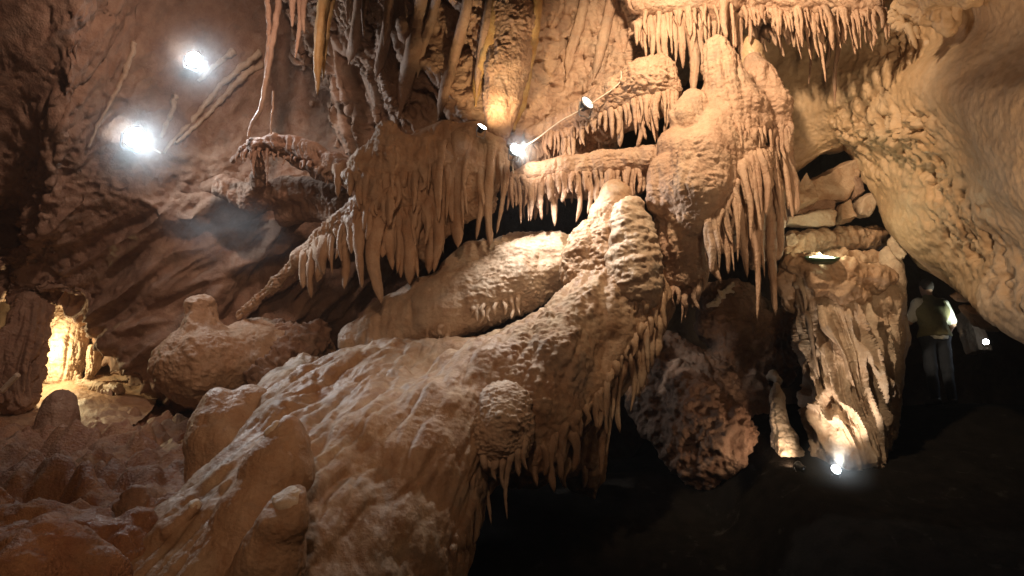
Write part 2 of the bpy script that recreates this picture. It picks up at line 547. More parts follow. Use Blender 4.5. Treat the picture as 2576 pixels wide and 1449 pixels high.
def patch(name, cols, mat, st, nu, nv, seed=0, parent=None, key=None, flip=False):
    """a rock surface through a net of points given as columns of (u, v, depth)"""
    W = np.array([[P(*q) for q in c] for c in cols])
    A = np.stack([spline(c, nv) for c in W])                  # cols x nv
    B = np.stack([spline(A[:, j], nu) for j in range(nv)], 1)  # nu x nv
    V = B.reshape(-1, 3)
    i = np.arange(nu - 1)[:, None] * nv; j = np.arange(nv - 1)[None, :]
    Q = np.stack([i + j, i + j + 1, i + nv + j + 1, i + nv + j], -1).reshape(-1, 4)
    n = normals(V, Q)
    if (n * (CAM - V)).sum() < 0: Q = Q[:, ::-1]
    V = displaced(V, Q, st, seed)
    o = mesh(name, V, Q, mat, parent)
    FRONTS[key or o.name] = Front(V)
    return o


def formation(name, label, cat, paths, mat, st, h=0.016, k=0.12, ice=(), icemat=None, body='flowstone_body', group=None, seed=0,
              cuts=(), smooth=1, icename='stalactite', dd=None, key=None, emb=0.75, iceflat=1.0):
    V, Q = implicit(paths, h, k, cuts)
    V = relax(V, Q, smooth)
    V = displaced(V, Q, st, seed)
    lo = V.min(0); base = np.array([V[:, 0].mean(), V[:, 1].mean(), lo[2]])
    root = thing(name, label, cat, base, group)
    mesh(body, V, Q, mat, root)
    fr = Front(V)
    FRONTS[key or root.name] = fr
    for (u0, v0, u1, v1, r) in ice:
        d = fr.at(u0, v0, 8, dd or float(np.median(fr.d)))
        icicle(icename, u0, v0, u1, v1, r, d + px(r, d) * emb, icemat or mat, root, flat=iceflat)
    return root


def single(name, label, cat, paths, mat, st, h=0.014, k=0.08, group=None, seed=0, cuts=(), smooth=1):
    V, Q = implicit(paths, h, k, cuts)
    V = displaced(relax(V, Q, smooth), Q, st, seed)
    o = mesh(name, V, Q, mat, None, np.array([V[:, 0].mean(), V[:, 1].mean(), V[:, 2].min()]))
    FRONTS[o.name] = Front(V)
    return tag(o, label, cat, group)

# ================================================================== the setting: cave walls, ceiling, floor
# strata direction of the left wall
SD = P(720, 470, 10.0) - P(150, 860, 10.8); SD /= np.linalg.norm(SD)


def strata(V, Q, amp, f=1.6, seed=0):
    n = normals(V, Q)
    e2 = np.cross(SD, np.array([0, 1.0, 0])); e2 /= np.linalg.norm(e2); e3 = np.cross(SD, e2)
    q = np.stack([V @ SD * 0.13, V @ e2 * 1.3, V @ e3 * 1.3], 1)
    q = q + 0.05 * fbm(V * 1.1, 2, seed)[:, None]
    g = ridged(q * f, 2, seed + 1) + 0.22 * ridged(q * f * 2.6, 1, seed + 5)
    return V + n * (amp * (g - 0.7))[:, None]


def left_wall():
    cols = [
        [(-420, -250, 6.5), (-420, 60, 7.2), (-420, 330, 8.0), (-420, 560, 8.8), (-420, 700, 9.2), (-420, 740, 9.4), (-420, 730, 10.8)],
        [(-100, -250, 7.6), (-100, 60, 8.4), (-100, 330, 9.2), (-100, 560, 9.9), (-100, 690, 10.1), (-100, 730, 10.2), (-100, 725, 11.4)],
        [(70, -250, 7.9), (90, 60, 8.6), (60, 330, 9.4), (30, 560, 10.6), (20, 700, 10.6), (20, 742, 10.7), (20, 735, 11.8)],
        [(240, -250, 8.2), (215, 60, 8.7), (150, 330, 9.2), (95, 560, 9.8), (85, 700, 10.3), (90, 752, 10.5), (90, 745, 11.8)],
        [(320, -250, 8.9), (300, 60, 9.4), (240, 330, 9.7), (190, 560, 10.0), (165, 700, 10.4), (160, 752, 10.6), (164, 735, 12.2)],
        [(420, -250, 9.4), (400, 60, 9.9), (370, 300, 10.0), (320, 540, 10.0), (265, 730, 10.4), (230, 800, 10.6), (236, 790, 12.2)],
        [(540, -250, 9.6), (520, 60, 10.2), (500, 300, 10.3), (460, 540, 10.2), (350, 760, 10.4), (268, 880, 10.6), (285, 885, 12.0)],
        [(680, -250, 9.8), (670, 60, 10.5), (650, 300, 10.7), (610, 520, 10.4), (540, 760, 10.5), (450, 960, 10.5), (450, 1020, 11.4)],
        [(820, -250, 9.9), (820, 60, 10.7), (810, 300, 10.9), (770, 470, 10.5), (690, 660, 10.8), (640, 1000, 11.6), (640, 1060, 12.0)],
        [(980, -250, 9.7), (960, 60, 10.4), (940, 300, 10.6), (920, 450, 10.4), (880, 640, 11.4), (850, 960, 12.4), (850, 1060, 12.6)],
        [(1160, -250, 9.5), (1130, 60, 10.1), (1110, 300, 10.2), (1100, 450, 10.4), (1080, 640, 12.0), (1070, 960, 12.8), (1070, 1060, 12.8)],
    ]
    W = np.array([[P(*q) for q in c] for c in cols])
    nu, nv = 330, 300
    A = np.stack([spline(c, nv) for c in W]); B = np.stack([spline(A[:, j], nu) for j in range(nv)], 1)
    V = B.reshape(-1, 3)
    i = np.arange(nu - 1)[:, None] * nv; j = np.arange(nv - 1)[None, :]
    Q = np.stack([i + j, i + j + 1, i + nv + j + 1, i + nv + j], -1).reshape(-1, 4)
    if (normals(V, Q) * (CAM - V)).sum() < 0: Q = Q[:, ::-1]
    u, v, d = proj(V)
    # smooth overhang with long diagonal ledges below, rough pitted rock in the middle, fluted edge on the left
    V0 = V
    lowr = sst(430, 600, v - (u - 500) * -0.12)
    S = strata(V, Q, 0.46, 1.35, 3)
    V = V0 + (S - V0) * (0.25 + 0.75 * lowr)[:, None]
    band = np.exp(-((v - (455 + 0.03 * u)) / 75) ** 2) * sst(1000, 700, u)
    n = normals(V, Q)
    V = V + n * (band * 0.10 * (ridged(V * np.array([3.5, 3.5, 6.5]), 3, 8) - 0.55))[:, None]
    edge = np.exp(-((u - (250 - 0.28 * v)) / 130) ** 2)
    n = normals(V, Q)
    V = V + n * (edge * flute(V, n, dict(A=0.16, f=3.2, zs=0.16, shear=(-0.35, 0), pit=0.05), 5))[:, None]
    n = normals(V, Q)
    V = V + n * flute(V, n, dict(low=0.05, lf=1.1, rock=0.018, rof=3.0, pit=0.02, pif=5), 9)[:, None]
    V = V + normals(V, Q) * (0.007 * fbm(V * 14, 3, 4))[:, None]
    struct(mesh('cave_wall', V, Q, M['wall']))
    FRONTS['left'] = Front(V)


left_wall()

# far back of the chamber, closing it behind every opening
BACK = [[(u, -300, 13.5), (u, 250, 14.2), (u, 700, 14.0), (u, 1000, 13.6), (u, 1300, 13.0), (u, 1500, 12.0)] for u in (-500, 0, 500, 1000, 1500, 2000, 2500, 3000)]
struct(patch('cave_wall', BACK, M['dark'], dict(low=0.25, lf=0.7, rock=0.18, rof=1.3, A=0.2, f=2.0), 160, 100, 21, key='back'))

# right ceiling sweeping down into the right wall, its lower edge curling back over the passage
RC = [
    [(1840, -260, 9.6), (1850, -60, 9.7), (1860, 120, 9.8), (1880, 280, 9.8), (1900, 400, 9.8), (1925, 470, 9.8), (1940, 500, 9.9), (1940, 495, 11)],
    [(1980, -260, 9.0), (1980, -60, 9.2), (1975, 120, 9.4), (1970, 280, 9.4), (1975, 370, 9.4), (1985, 415, 9.4), (1990, 425, 9.6), (1990, 410, 11)],
    [(2090, -260, 8.4), (2085, -60, 8.6), (2080, 120, 8.9), (2070, 240, 8.9), (2078, 320, 9.0), (2095, 360, 9.1), (2105, 372, 9.3), (2105, 355, 10.6)],
    [(2200, -260, 7.6), (2195, -60, 7.8), (2195, 110, 8.1), (2175, 215, 8.2), (2130, 300, 8.6), (2122, 338, 8.8), (2128, 352, 9.0), (2135, 340, 10.2)],
    [(2250, -260, 7.2), (2250, -60, 7.3), (2250, 110, 7.7), (2230, 220, 7.8), (2195, 345, 8.3), (2200, 465, 8.5), (2215, 540, 8.7), (2245, 535, 9.8)],
    [(2340, -260, 6.4), (2340, -60, 6.5), (2340, 75, 7.0), (2320, 220, 6.9), (2290, 360, 7.3), (2275, 510, 7.7), (2290, 635, 8.0), (2320, 640, 9.2)],
    [(2450, -260, 5.4), (2450, -60, 5.5), (2450, 70, 6.0), (2440, 230, 5.8), (2430, 400, 6.2), (2405, 560, 6.8), (2395, 690, 7.4), (2425, 695, 8.6)],
    [(2580, -260, 4.5), (2580, -60, 4.6), (2580, 60, 5.1), (2575, 260, 4.9), (2565, 450, 5.3), (2530, 620, 6.0), (2490, 775, 6.8), (2520, 785, 8.2)],
    [(2760, -260, 3.6), (2760, -60, 3.7), (2760, 60, 4.2), (2755, 270, 4.0), (2740, 480, 4.4), (2680, 680, 5.2), (2600, 850, 6.0), (2630, 870, 7.4)],
    [(3050, -260, 2.6), (3050, -60, 2.7), (3050, 60, 3.1), (3050, 280, 3.0), (3020, 500, 3.3), (2900, 740, 4.1), (2760, 960, 5.0), (2800, 990, 6.4)],
]


def right_ceiling():
    W = np.array([[P(*q) for q in c] for c in RC])
    nu, nv = 380, 330
    A = np.stack([spline(c, nv) for c in W]); B = np.stack([spline(A[:, j], nu) for j in range(nv)], 1)
    V = B.reshape(-1, 3)
    i = np.arange(nu - 1)[:, None] * nv; j = np.arange(nv - 1)[None, :]
    Q = np.stack([i + j, i + j + 1, i + nv + j + 1, i + nv + j], -1).reshape(-1, 4)
    if (normals(V, Q) * (CAM - V)).sum() < 0: Q = Q[:, ::-1]
    u, v, d = proj(V)
    n = normals(V, Q)
    # gentle swells everywhere, drawn out along the passage
    e = P(2600, 120, 5) - P(2050, 250, 9); e /= np.linalg.norm(e)
    q = V - (V @ e)[:, None] * e * 0.72
    V = V + n * (0.16 * fbm(q * 1.0, 2, 31) + 0.028 * fbm(q * 2.9, 2, 35) + 0.005 * fbm(q * 11, 2, 39))[:, None]
    # rough corroded wall lower right
    m = np.exp(-(((u - 2360) * 0.80 + (v - 480) * -0.60) / 66) ** 2) * sst(300, 400, v) * sst(730, 640, v - (u - 2400) * 0.5) * sst(2180, 2260, u)
    n = normals(V, Q)
    V = V + n * (m * (0.11 * (ridged(V * 4.2, 4, 41) - 0.6) - 0.08 * sst(0.1, 0.5, fbm(V * 6, 2, 44))))[:, None]
    # fan of thin flutes where ceiling meets wall
    m2 = np.exp(-(((u - 2190) / 95) ** 2 + ((v - 330) / 110) ** 2)) + 0.8 * np.exp(-(((u - 2300) / 90) ** 2 + ((v - 320) / 45) ** 2)) + 0.9 * np.exp(-(((u - 2250) / 60) ** 2 + ((v - 110) / 60) ** 2))
    n = normals(V, Q)
    V = V + n * (m2 * flute(V, n, dict(A=0.10, f=6.5, zs=0.25, shear=(-0.5, 0), cov=0.6), 47))[:, None]
    n = normals(V, Q)
    m3 = sst(520, 640, v)
    V = V + n * (0.018 * m3 * (ridged(V * 3.0, 3, 51) - 0.55) + 0.008 * fbm(V * 18, 2, 55))[:, None]
    struct(mesh('cave_ceiling', V, Q, M['ochre']))
    FRONTS['right'] = Front(V)


right_ceiling()

# floor: one sheet from behind the camera, path rising on the right to the person with its shade put into the colour, rubble slope on the left
def ground():
    xs = np.concatenate([np.linspace(-14, -6.5, 50), np.linspace(-6.45, 1.0, 330), np.linspace(1.05, 12, 120)])
    ys = np.concatenate([np.linspace(-4, 2, 30), np.linspace(2.03, 10.5, 380), np.linspace(10.6, 16, 60)])
    X, Y = np.meshgrid(xs, ys, indexing='ij')
    ramp = np.interp(Y, [-4, 2, 4, 6, 8.0, 9.0, 10.5, 16], [0, 0, 0.25, 0.95, 1.9, 2.5, 2.68, 2.9])
    left = np.interp(Y, [-4, 1.5, 3.0, 4.5, 6, 8, 10, 11, 16], [0, 0, 0.45, 0.95, 1.3, 1.85, 2.25, 2.5, 3.2])
    w = sst(-1.5, -2.7, X + 0.30 * (Y - 4.5))
    Z = ramp * (1 - w) + left * w
    Z = Z - 0.75 * sst(2.9, 2.1, X) * sst(-1.5, -0.5, X) * sst(4.5, 6.5, Y) * (1 - w)
    p = np.stack([X.ravel(), Y.ravel(), Z.ravel()], 1)
    wl = w.ravel() * sst(1.0, 3.0, Y.ravel())
    Z = p[:, 2] + (0.05 + 0.0 * wl) * fbm(p * 1.2, 2, 61) + wl * (0.34 * (ridged(p * np.array([1.4, 1.4, 1.4]), 2, 63) - 0.55) + 0.26 * np.abs(gnoise(p * 2.3, 66)) + 0.13 * np.abs(gnoise(p * 4.6, 67)) + 0.03 * fbm(p * 9, 2, 68))
    V = np.stack([p[:, 0], p[:, 1], Z], 1)
    nx, ny = len(xs), len(ys)
    i = np.arange(nx - 1)[:, None] * ny; j = np.arange(ny - 1)[None, :]
    Q = np.stack([i + j, i + ny + j, i + ny + j + 1, i + j + 1], -1).reshape(-1, 4)
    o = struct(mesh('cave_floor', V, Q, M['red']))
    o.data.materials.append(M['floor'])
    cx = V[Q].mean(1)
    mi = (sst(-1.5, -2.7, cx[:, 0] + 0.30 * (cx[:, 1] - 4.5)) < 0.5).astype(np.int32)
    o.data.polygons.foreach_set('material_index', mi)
    FRONTS['ground'] = Front(V)
    return V


GV = ground()


def ground_z(x, y):
    m = np.argmin((GV[:, 0] - x) ** 2 + (GV[:, 1] - y) ** 2)
    return GV[m, 2]

# ================================================================== upper flowstone wall (between left wall and tower)
S_FLOW = dict(low=0.035, lf=2.0, A=0.075, f=5.0, zs=0.09, pop=0.016, pf=15, rip=0.006, fine=0.004)
S_SMOOTH = dict(low=0.05, lf=1.6, pop=0.010, pf=17, rip=0.004, fine=0.003)


def curtain_wall():
    cols = [
        [(700, -260, 9.5), (700, -60, 9.9), (700, 40, 10.3), (720, 130, 10.8), (740, 200, 11.3)],
        [(800, -260, 9.2), (800, -60, 9.5), (800, 60, 9.9), (800, 180, 10.5), (790, 280, 11.2)],
        [(920, -260, 8.9), (915, -60, 9.1), (905, 100, 9.5), (890, 250, 10.0), (870, 380, 10.6)],
        [(1010, -260, 8.7), (1005, -60, 8.85), (995, 110, 9.0), (985, 260, 9.2), (980, 400, 9.5)],
        [(1110, -260, 8.6), (1105, -60, 8.7), (1090, 110, 8.9), (1075, 240, 9.1), (1070, 390, 9.3)],
        [(1200, -260, 8.35), (1195, -60, 8.4), (1175, 110, 8.6), (1150, 250, 8.8), (1140, 390, 8.9)],
        [(1310, -260, 8.15), (1300, -60, 8.2), (1280, 120, 8.4), (1255, 260, 8.6), (1250, 400, 8.8)],
        [(1420, -260, 8.5), (1420, -60, 8.6), (1410, 120, 8.7), (1385, 280, 8.75), (1370, 470, 8.8)],
        [(1540, -260, 8.6), (1540, -60, 8.7), (1530, 110, 8.75), (1500, 260, 8.7), (1480, 450, 8.7)],
        [(1640, -260, 8.4), (1630, -60, 8.5), (1615, 90, 8.7), (1590, 200, 8.7), (1560, 300, 8.9)],
        [(1760, -260, 8.5), (1750, -60, 8.7), (1740, 40, 9.2), (1720, 130, 10.0), (1700, 220, 10.9)],
        [(1880, -260, 8.8), (1880, -60, 9.0), (1880, 40, 9.5), (1880, 130, 10.2), (1880, 220, 11.0)],
    ]
    root = thing('flowstone_wall', 'tall fluted flowstone wall rising behind the pair of small lamps and white cable', 'flowstone', P(1300, 400, 8.8))
    W = np.array([[P(*q) for q in c] for c in cols])
    nu, nv = 480, 260
    A = np.stack([spline(c, nv) for c in W]); B = np.stack([spline(A[:, j], nu) for j in range(nv)], 1)
    V = B.reshape(-1, 3)
    i = np.arange(nu - 1)[:, None] * nv; j = np.arange(nv - 1)[None, :]
    Q = np.stack([i + j, i + j + 1, i + nv + j + 1, i + nv + j], -1).reshape(-1, 4)
    if (normals(V, Q) * (CAM - V)).sum() < 0: Q = Q[:, ::-1]
    u, v, d = proj(V)
    deep = sst(1360, 1120, u)
    sh = -0.22 * sst(1420, 1000, u)
    for (amp, f, zs, sd) in ((0.26, 1.55, 0.10, 71), (0.14, 3.6, 0.13, 73), (0.075, 8.0, 0.2, 75)):
        n = normals(V, Q)
        q = np.stack([V[:, 0] - sh * V[:, 2] + 0.08 * gnoise(V * 1.1, sd), V[:, 1], V[:, 2] * zs], 1)
        g = ridged(q * f, 1, sd + 1)
        V = V - n * (amp * (0.35 + 0.65 * deep) * (sst(0.25, 0.98, g) - 0.3))[:, None]
    n = normals(V, Q)
    V = V + n * flute(V, n, dict(low=0.05, lf=1.6, pit=0.06, pif=6.0, pop=0.03, pf=10, rip=0.006), 77)[:, None]
    n = normals(V, Q)
    V = V + n * (0.007 * fbm(V * 26, 2, 79))[:, None]
    mesh('flowstone_face', V, Q, M['pink'], root)
    FRONTS['curtain'] = fr = Front(V)
    # raised curtain folds running down the wall
    folds = [
        ([(1350, -80), (1342, 30), (1325, 150), (1308, 240), (1292, 330)], 20, 'amber'),
        ([(1258, -80), (1248, 30), (1226, 130), (1205, 200), (1196, 268)], 13, 'amber'),
        ([(1240, -60), (1222, 60), (1206, 150), (1198, 250)], 9, 'pink'),
        ([(1186, -80), (1172, 20), (1140, 150), (1118, 240), (1102, 300)], 13, 'pink'),
        ([(1070, -80), (1056, 40), (1040, 130), (1022, 200), (1002, 300)], 20, 'pink'),
        ([(1112, -60), (1085, 50), (1060, 120), (1050, 195)], 11, 'pink'),
        ([(985, -60), (975, 50), (962, 140), (945, 200)], 12, 'pink'),
        ([(1475, -60), (1462, 40), (1440, 120), (1425, 200)], 12, 'pink'),
        ([(1545, -60), (1530, 40), (1512, 120), (1490, 210)], 12, 'pink'),
        ([(905, -60), (900, 40), (890, 110), (878, 160)], 14, 'pink'),
    ]
    for pts, r, mt in folds:
        pw = []
        for (a, b) in pts:
            pw.append(P(a, b, fr.at(a, b, 14, 8.8) + 0.0 * r))
        pw = spline(pw, 46)
        t = np.linspace(0, 1, 46)
        rad = px(r, 8.7) * (0.75 + 0.35 * np.sin(t * 3.1)) * np.clip((1 - t) * 6, 0.25, 1)
        tube_obj('curtain_fold', pw, rad, M[mt], root, seg=14, seed=int(pts[0][0]), rough=0.16, lob=0.35, rf=9)
    # the broad tongue between the two lit edges, glowing above the lamp
    V2, Q2 = implicit([[(1300, -90, 8.35, 60), (1290, 40, 8.42, 58), (1272, 160, 8.5, 50), (1258, 260, 8.5, 40), (1246, 325, 8.45, 24)],
                       [(1325, 0, 8.45, 30), (1305, 150, 8.5, 28), (1285, 260, 8.5, 24), (1268, 335, 8.45, 17)]], 0.014, 0.1)
    V2 = displaced(relax(V2, Q2, 1), Q2, dict(low=0.02, lf=3, pop=0.018, pf=13, pz=1.6, rip=0.004, rf=18, A=0.02, f=6, fine=0.005), 81)
    mesh('flowstone_tongue', V2, Q2, M['pink'], root)
    FRONTS['tongue'] = Front(V2)


curtain_wall()

# ================================================================== formations
def ribs(line, n, ln, r, seed, lean=0.0, jv=5):
    return fringe(line, n, ln, r, lean=lean, seed=seed, jv=jv)


# central drapery mass
formation('drapery_mass', 'central flowstone mass with a rounded knob on top and long pointed stalactites hanging below', 'flowstone', [
    [(974, 338, 8.25, 34), (980, 374, 8.25, 48), (996, 412, 8.28, 60)], [(905, 425, 8.25, 34), (940, 440, 8.2, 40)], [(1050, 405, 8.22, 38), (1090, 400, 8.25, 32)],
    [(895, 428, 8.45, 30), (935, 408, 8.4, 40), (985, 396, 8.35, 48), (1060, 385, 8.35, 44), (1105, 372, 8.4, 36)],
    [(1060, 352, 8.5, 30), (1120, 340, 8.45, 30), (1190, 338, 8.45, 28), (1255, 372, 8.42, 24), (1276, 392, 8.4, 14)],
    [(960, 450, 8.38, 62), (1050, 440, 8.40, 62), (1160, 410, 8.46, 60), (1240, 420, 8.50, 36)],
    [(985, 505, 8.42, 62), (1060, 500, 8.44, 64), (1150, 475, 8.5, 60), (1225, 465, 8.55, 36)],
    [(990, 580, 8.42, 40), (1060, 585, 8.40, 44), (1110, 550, 8.42, 40), (1160, 520, 8.46, 38), (1225, 510, 8.5, 30)], [(930, 560, 8.42, 36), (1000, 640, 8.46, 24)], [(1060, 600, 8.4, 36), (1070, 640, 8.42, 20)],
    [(985, 474, 8.15, 38), (945, 496, 8.16, 36), (905, 524, 8.22, 32), (860, 563, 8.36, 28), (805, 606, 8.6, 24), (760, 646, 8.75, 19), (690, 715, 9.0, 15), (600, 795, 9.3, 10)],
    [(1075, 490, 8.3, 24), (1040, 500, 8.25, 28), (1010, 500, 8.25, 24)],
], M['flow'], dict(low=0.025, lf=2.2, A=0.05, f=5.6, zs=0.08, pop=0.020, pf=14, rip=0.005, fine=0.004, cov=0.35), h=0.014, k=0.10, ice=[
    (838, 595, 836, 690, 12), (864, 580, 866, 728, 16), (908, 550, 911, 727, 19), (955, 540, 960, 765, 24), (1036, 540, 1030, 718, 24), (985, 540, 988, 680, 18), (1005, 540, 1008, 700, 15),
    (1058, 530, 1052, 700, 18), (1085, 520, 1078, 690, 25), (1108, 480, 1104, 650, 17), (1128, 420, 1122, 560, 15)]
    + ribs([(852, 430), (885, 440), (930, 446), (985, 448), (1050, 436), (1105, 412)], 22, (48, 90), (11, 16), 21)
    + ribs([(755, 652), (805, 615), (860, 575), (905, 535), (950, 505), (985, 490)], 24, (60, 115), (11, 15), 22)
    + ribs([(960, 540), (1010, 530), (1060, 520), (1110, 490)], 12, (110, 165), (15, 20), 23)
    + [(1110, 372, 1104, 560, 17), (1135, 362, 1128, 480, 13), (1158, 360, 1152, 625, 25), (1180, 358, 1176, 545, 15), (1203, 362, 1198, 604, 22), (1222, 372, 1217, 520, 13), (1240, 378, 1233, 619, 23),
       (1258, 386, 1249, 590, 15), (1272, 396, 1260, 520, 12), (1120, 440, 1115, 640, 14), (1142, 420, 1138, 560, 12), (1170, 430, 1166, 580, 12)], seed=101, key='drape')

# shelf bridging from the drapery to the tower
formation('flowstone_shelf', 'long flowstone shelf with a comb of short stalactites over the black gap', 'flowstone', [
    [(1286, 452, 8.4, 18), (1340, 436, 8.3, 26), (1420, 424, 8.2, 30), (1520, 412, 8.1, 32), (1620, 402, 8.0, 32), (1700, 385, 7.9, 34)],
    [(1280, 475, 8.75, 18), (1380, 465, 8.7, 34), (1480, 460, 8.6, 40), (1580, 450, 8.4, 40), (1660, 440, 8.25, 40)],
    [(1500, 440, 8.25, 34), (1580, 440, 8.2, 40), (1660, 430, 8.1, 40)],
], M['pink'], dict(low=0.015, lf=3, A=0.03, f=6.5, zs=0.08, pop=0.012, pf=15, fine=0.004, cov=0.6), h=0.012, k=0.07,
    ice=ribs([(1280, 456), (1340, 448), (1420, 440), (1520, 432), (1620, 424)], 36, (70, 100), (8, 11), 3) + [(1395, 450, 1396, 570, 16), (1448, 445, 1449, 560, 15), (1362, 450, 1363, 555, 13), (1330, 455, 1331, 545, 11), (1476, 445, 1478, 540, 12)]
    + ribs([(1285, 490), (1370, 490), (1470, 485)], 10, (30, 55), (6, 9), 4) + ribs([(1480, 455), (1560, 448), (1640, 440)], 9, (50, 80), (10, 13), 5), seed=111)

# upper shelf
formation('flowstone_shelf', 'upper flowstone shelf below the white lamp, ending in a rounded fringed head', 'flowstone', [
    [(1335, 345, 8.6, 18), (1400, 315, 8.5, 28), (1470, 285, 8.4, 36), (1540, 245, 8.25, 44), (1605, 205, 8.1, 48), (1662, 195, 8.02, 44), (1694, 222, 8.0, 28)],
    [(1360, 370, 8.85, 24), (1440, 345, 8.8, 46), (1520, 310, 8.65, 52), (1590, 270, 8.45, 52), (1650, 245, 8.25, 50), (1690, 250, 8.2, 28)],
    [(1610, 250, 8.15, 40), (1655, 240, 8.08, 40)],
    [(1622, 172, 8.12, 24), (1660, 165, 8.08, 22)],
], M['pink'], dict(low=0.025, lf=3, A=0.03, f=6.0, zs=0.1, pop=0.022, pf=13, fine=0.005, cov=0.5), h=0.012, k=0.08,
    ice=ribs([(1530, 285), (1600, 250), (1650, 240), (1702, 230)], 18, (70, 100), (8, 11), 6) + [(1600, 270, 1602, 374, 13), (1650, 265, 1655, 354, 18), (1668, 260, 1670, 335, 13),
        (1624, 265, 1626, 352, 12), (1560, 295, 1560, 372, 12), (1698, 235, 1706, 320, 12), (1682, 250, 1686, 310, 10), (1635, 270, 1637, 330, 10)]
    + ribs([(1365, 345), (1440, 320), (1530, 285)], 20, (55, 85), (8, 11), 7), seed=121)

# flow below the upper shelf, fluted face above the lower one
formation('flowstone_apron', 'fluted apron of flowstone between the two shelves beside the bright lamp', 'flowstone', [
    [(1310, 385, 8.8, 30), (1380, 375, 8.8, 40), (1460, 360, 8.8, 46), (1530, 345, 8.85, 36)],
    [(1330, 420, 8.85, 30), (1430, 410, 8.85, 36), (1520, 395, 8.9, 30)],
], M['pink'], dict(low=0.02, lf=3, A=0.03, f=6.2, zs=0.07, pop=0.012, pf=15, cov=0.8), h=0.014, k=0.1,
    ice=ribs([(1325, 368), (1400, 350), (1480, 335), (1550, 330)], 20, (60, 85), (8, 11), 8), seed=126)

# stacked tower on the right
formation('flowstone_tower', 'big stacked flowstone tower with a blunt spire and a dark fringe of long stalactites', 'flowstone', [
    [(1804, 122, 7.88, 36), (1812, 165, 7.88, 46), (1826, 220, 7.86, 54), (1840, 280, 7.85, 62)],
    [(1830, 290, 7.9, 80), (1815, 380, 7.85, 100), (1800, 460, 7.8, 110), (1800, 530, 7.85, 100)],
    [(1752, 262, 7.95, 26), (1738, 310, 7.85, 42), (1712, 380, 7.75, 52), (1690, 450, 7.7, 48), (1676, 520, 7.7, 34)],
    [(1895, 160, 8.1, 30), (1912, 195, 8.0, 40), (1935, 235, 7.95, 40), (1955, 262, 7.9, 36), (1960, 300, 7.9, 34)],
    [(1960, 330, 7.95, 34), (1962, 400, 8.0, 34)],
    [(1872, 225, 7.85, 36), (1885, 265, 7.8, 44), (1900, 300, 7.8, 40)],
    [(1795, 340, 7.55, 52), (1770, 400, 7.48, 80), (1758, 470, 7.48, 88), (1750, 530, 7.5, 74)],
    [(1850, 380, 7.65, 54), (1870, 440, 7.7, 52)],
    [(1744, 258, 7.8, 36), (1722, 300, 7.76, 44)], [(1672, 436, 7.62, 44), (1668, 500, 7.62, 44)], [(1690, 365, 7.7, 36)],
    [(1900, 420, 7.85, 48), (1925, 480, 7.95, 48), (1935, 540, 8.0, 36)],
    [(1880, 520, 7.88, 50), (1892, 600, 7.92, 42), (1900, 660, 7.95, 24)], [(1820, 540, 7.8, 40), (1835, 610, 7.85, 30)], [(1935, 540, 7.92, 36), (1945, 640, 7.95, 24)],
    [(1706, 560, 7.75, 58), (1716, 610, 7.72, 72), (1718, 680, 7.8, 66), (1726, 735, 7.95, 34)],
], M['pink'], dict(low=0.03, lf=2.4, A=0.045, f=5.4, zs=0.09, pop=0.018, pf=12, rip=0.006, fine=0.004, cov=-0.05), h=0.0145, k=0.075, ice=[
    (1800, 545, 1815, 714, 22), (1822, 540, 1832, 690, 14), (1845, 500, 1856, 660, 15), (1862, 520, 1880, 700, 18), (1885, 500, 1905, 808, 22), (1912, 500, 1924, 700, 16),
    (1935, 490, 1951, 794, 18), (1952, 450, 1966, 640, 15), (1968, 400, 1980, 560, 13), (1780, 560, 1790, 690, 14)]
    + ribs([(1775, 560), (1820, 520), (1850, 470), (1880, 400)], 10, (110, 170), (13, 18), 33, lean=0.06)
    + ribs([(1858, 420), (1900, 395), (1940, 380), (1982, 370)], 14, (120, 190), (12, 16), 34, lean=0.06)
    + ribs([(1855, 320), (1890, 335), (1925, 325)], 9, (30, 50), (7, 10), 35) + ribs([(1935, 325), (1965, 325), (1990, 310)], 8, (50, 90), (8, 11), 36)
    + ribs([(1690, 715), (1730, 740), (1775, 690)], 9, (50, 85), (9, 12), 37),
    seed=131, key='tower')

# second little peak behind the spire
single('stalagmite', 'ochre pointed stalagmite right behind the blunt spire of the tower', 'stalagmite',
       [[(1886, 102, 8.2, 13), (1890, 135, 8.2, 26), (1896, 185, 8.2, 40), (1905, 230, 8.2, 44)]], M['ochre'], dict(low=0.02, lf=4, pop=0.012, pf=16, fine=0.004), h=0.012, seed=139)

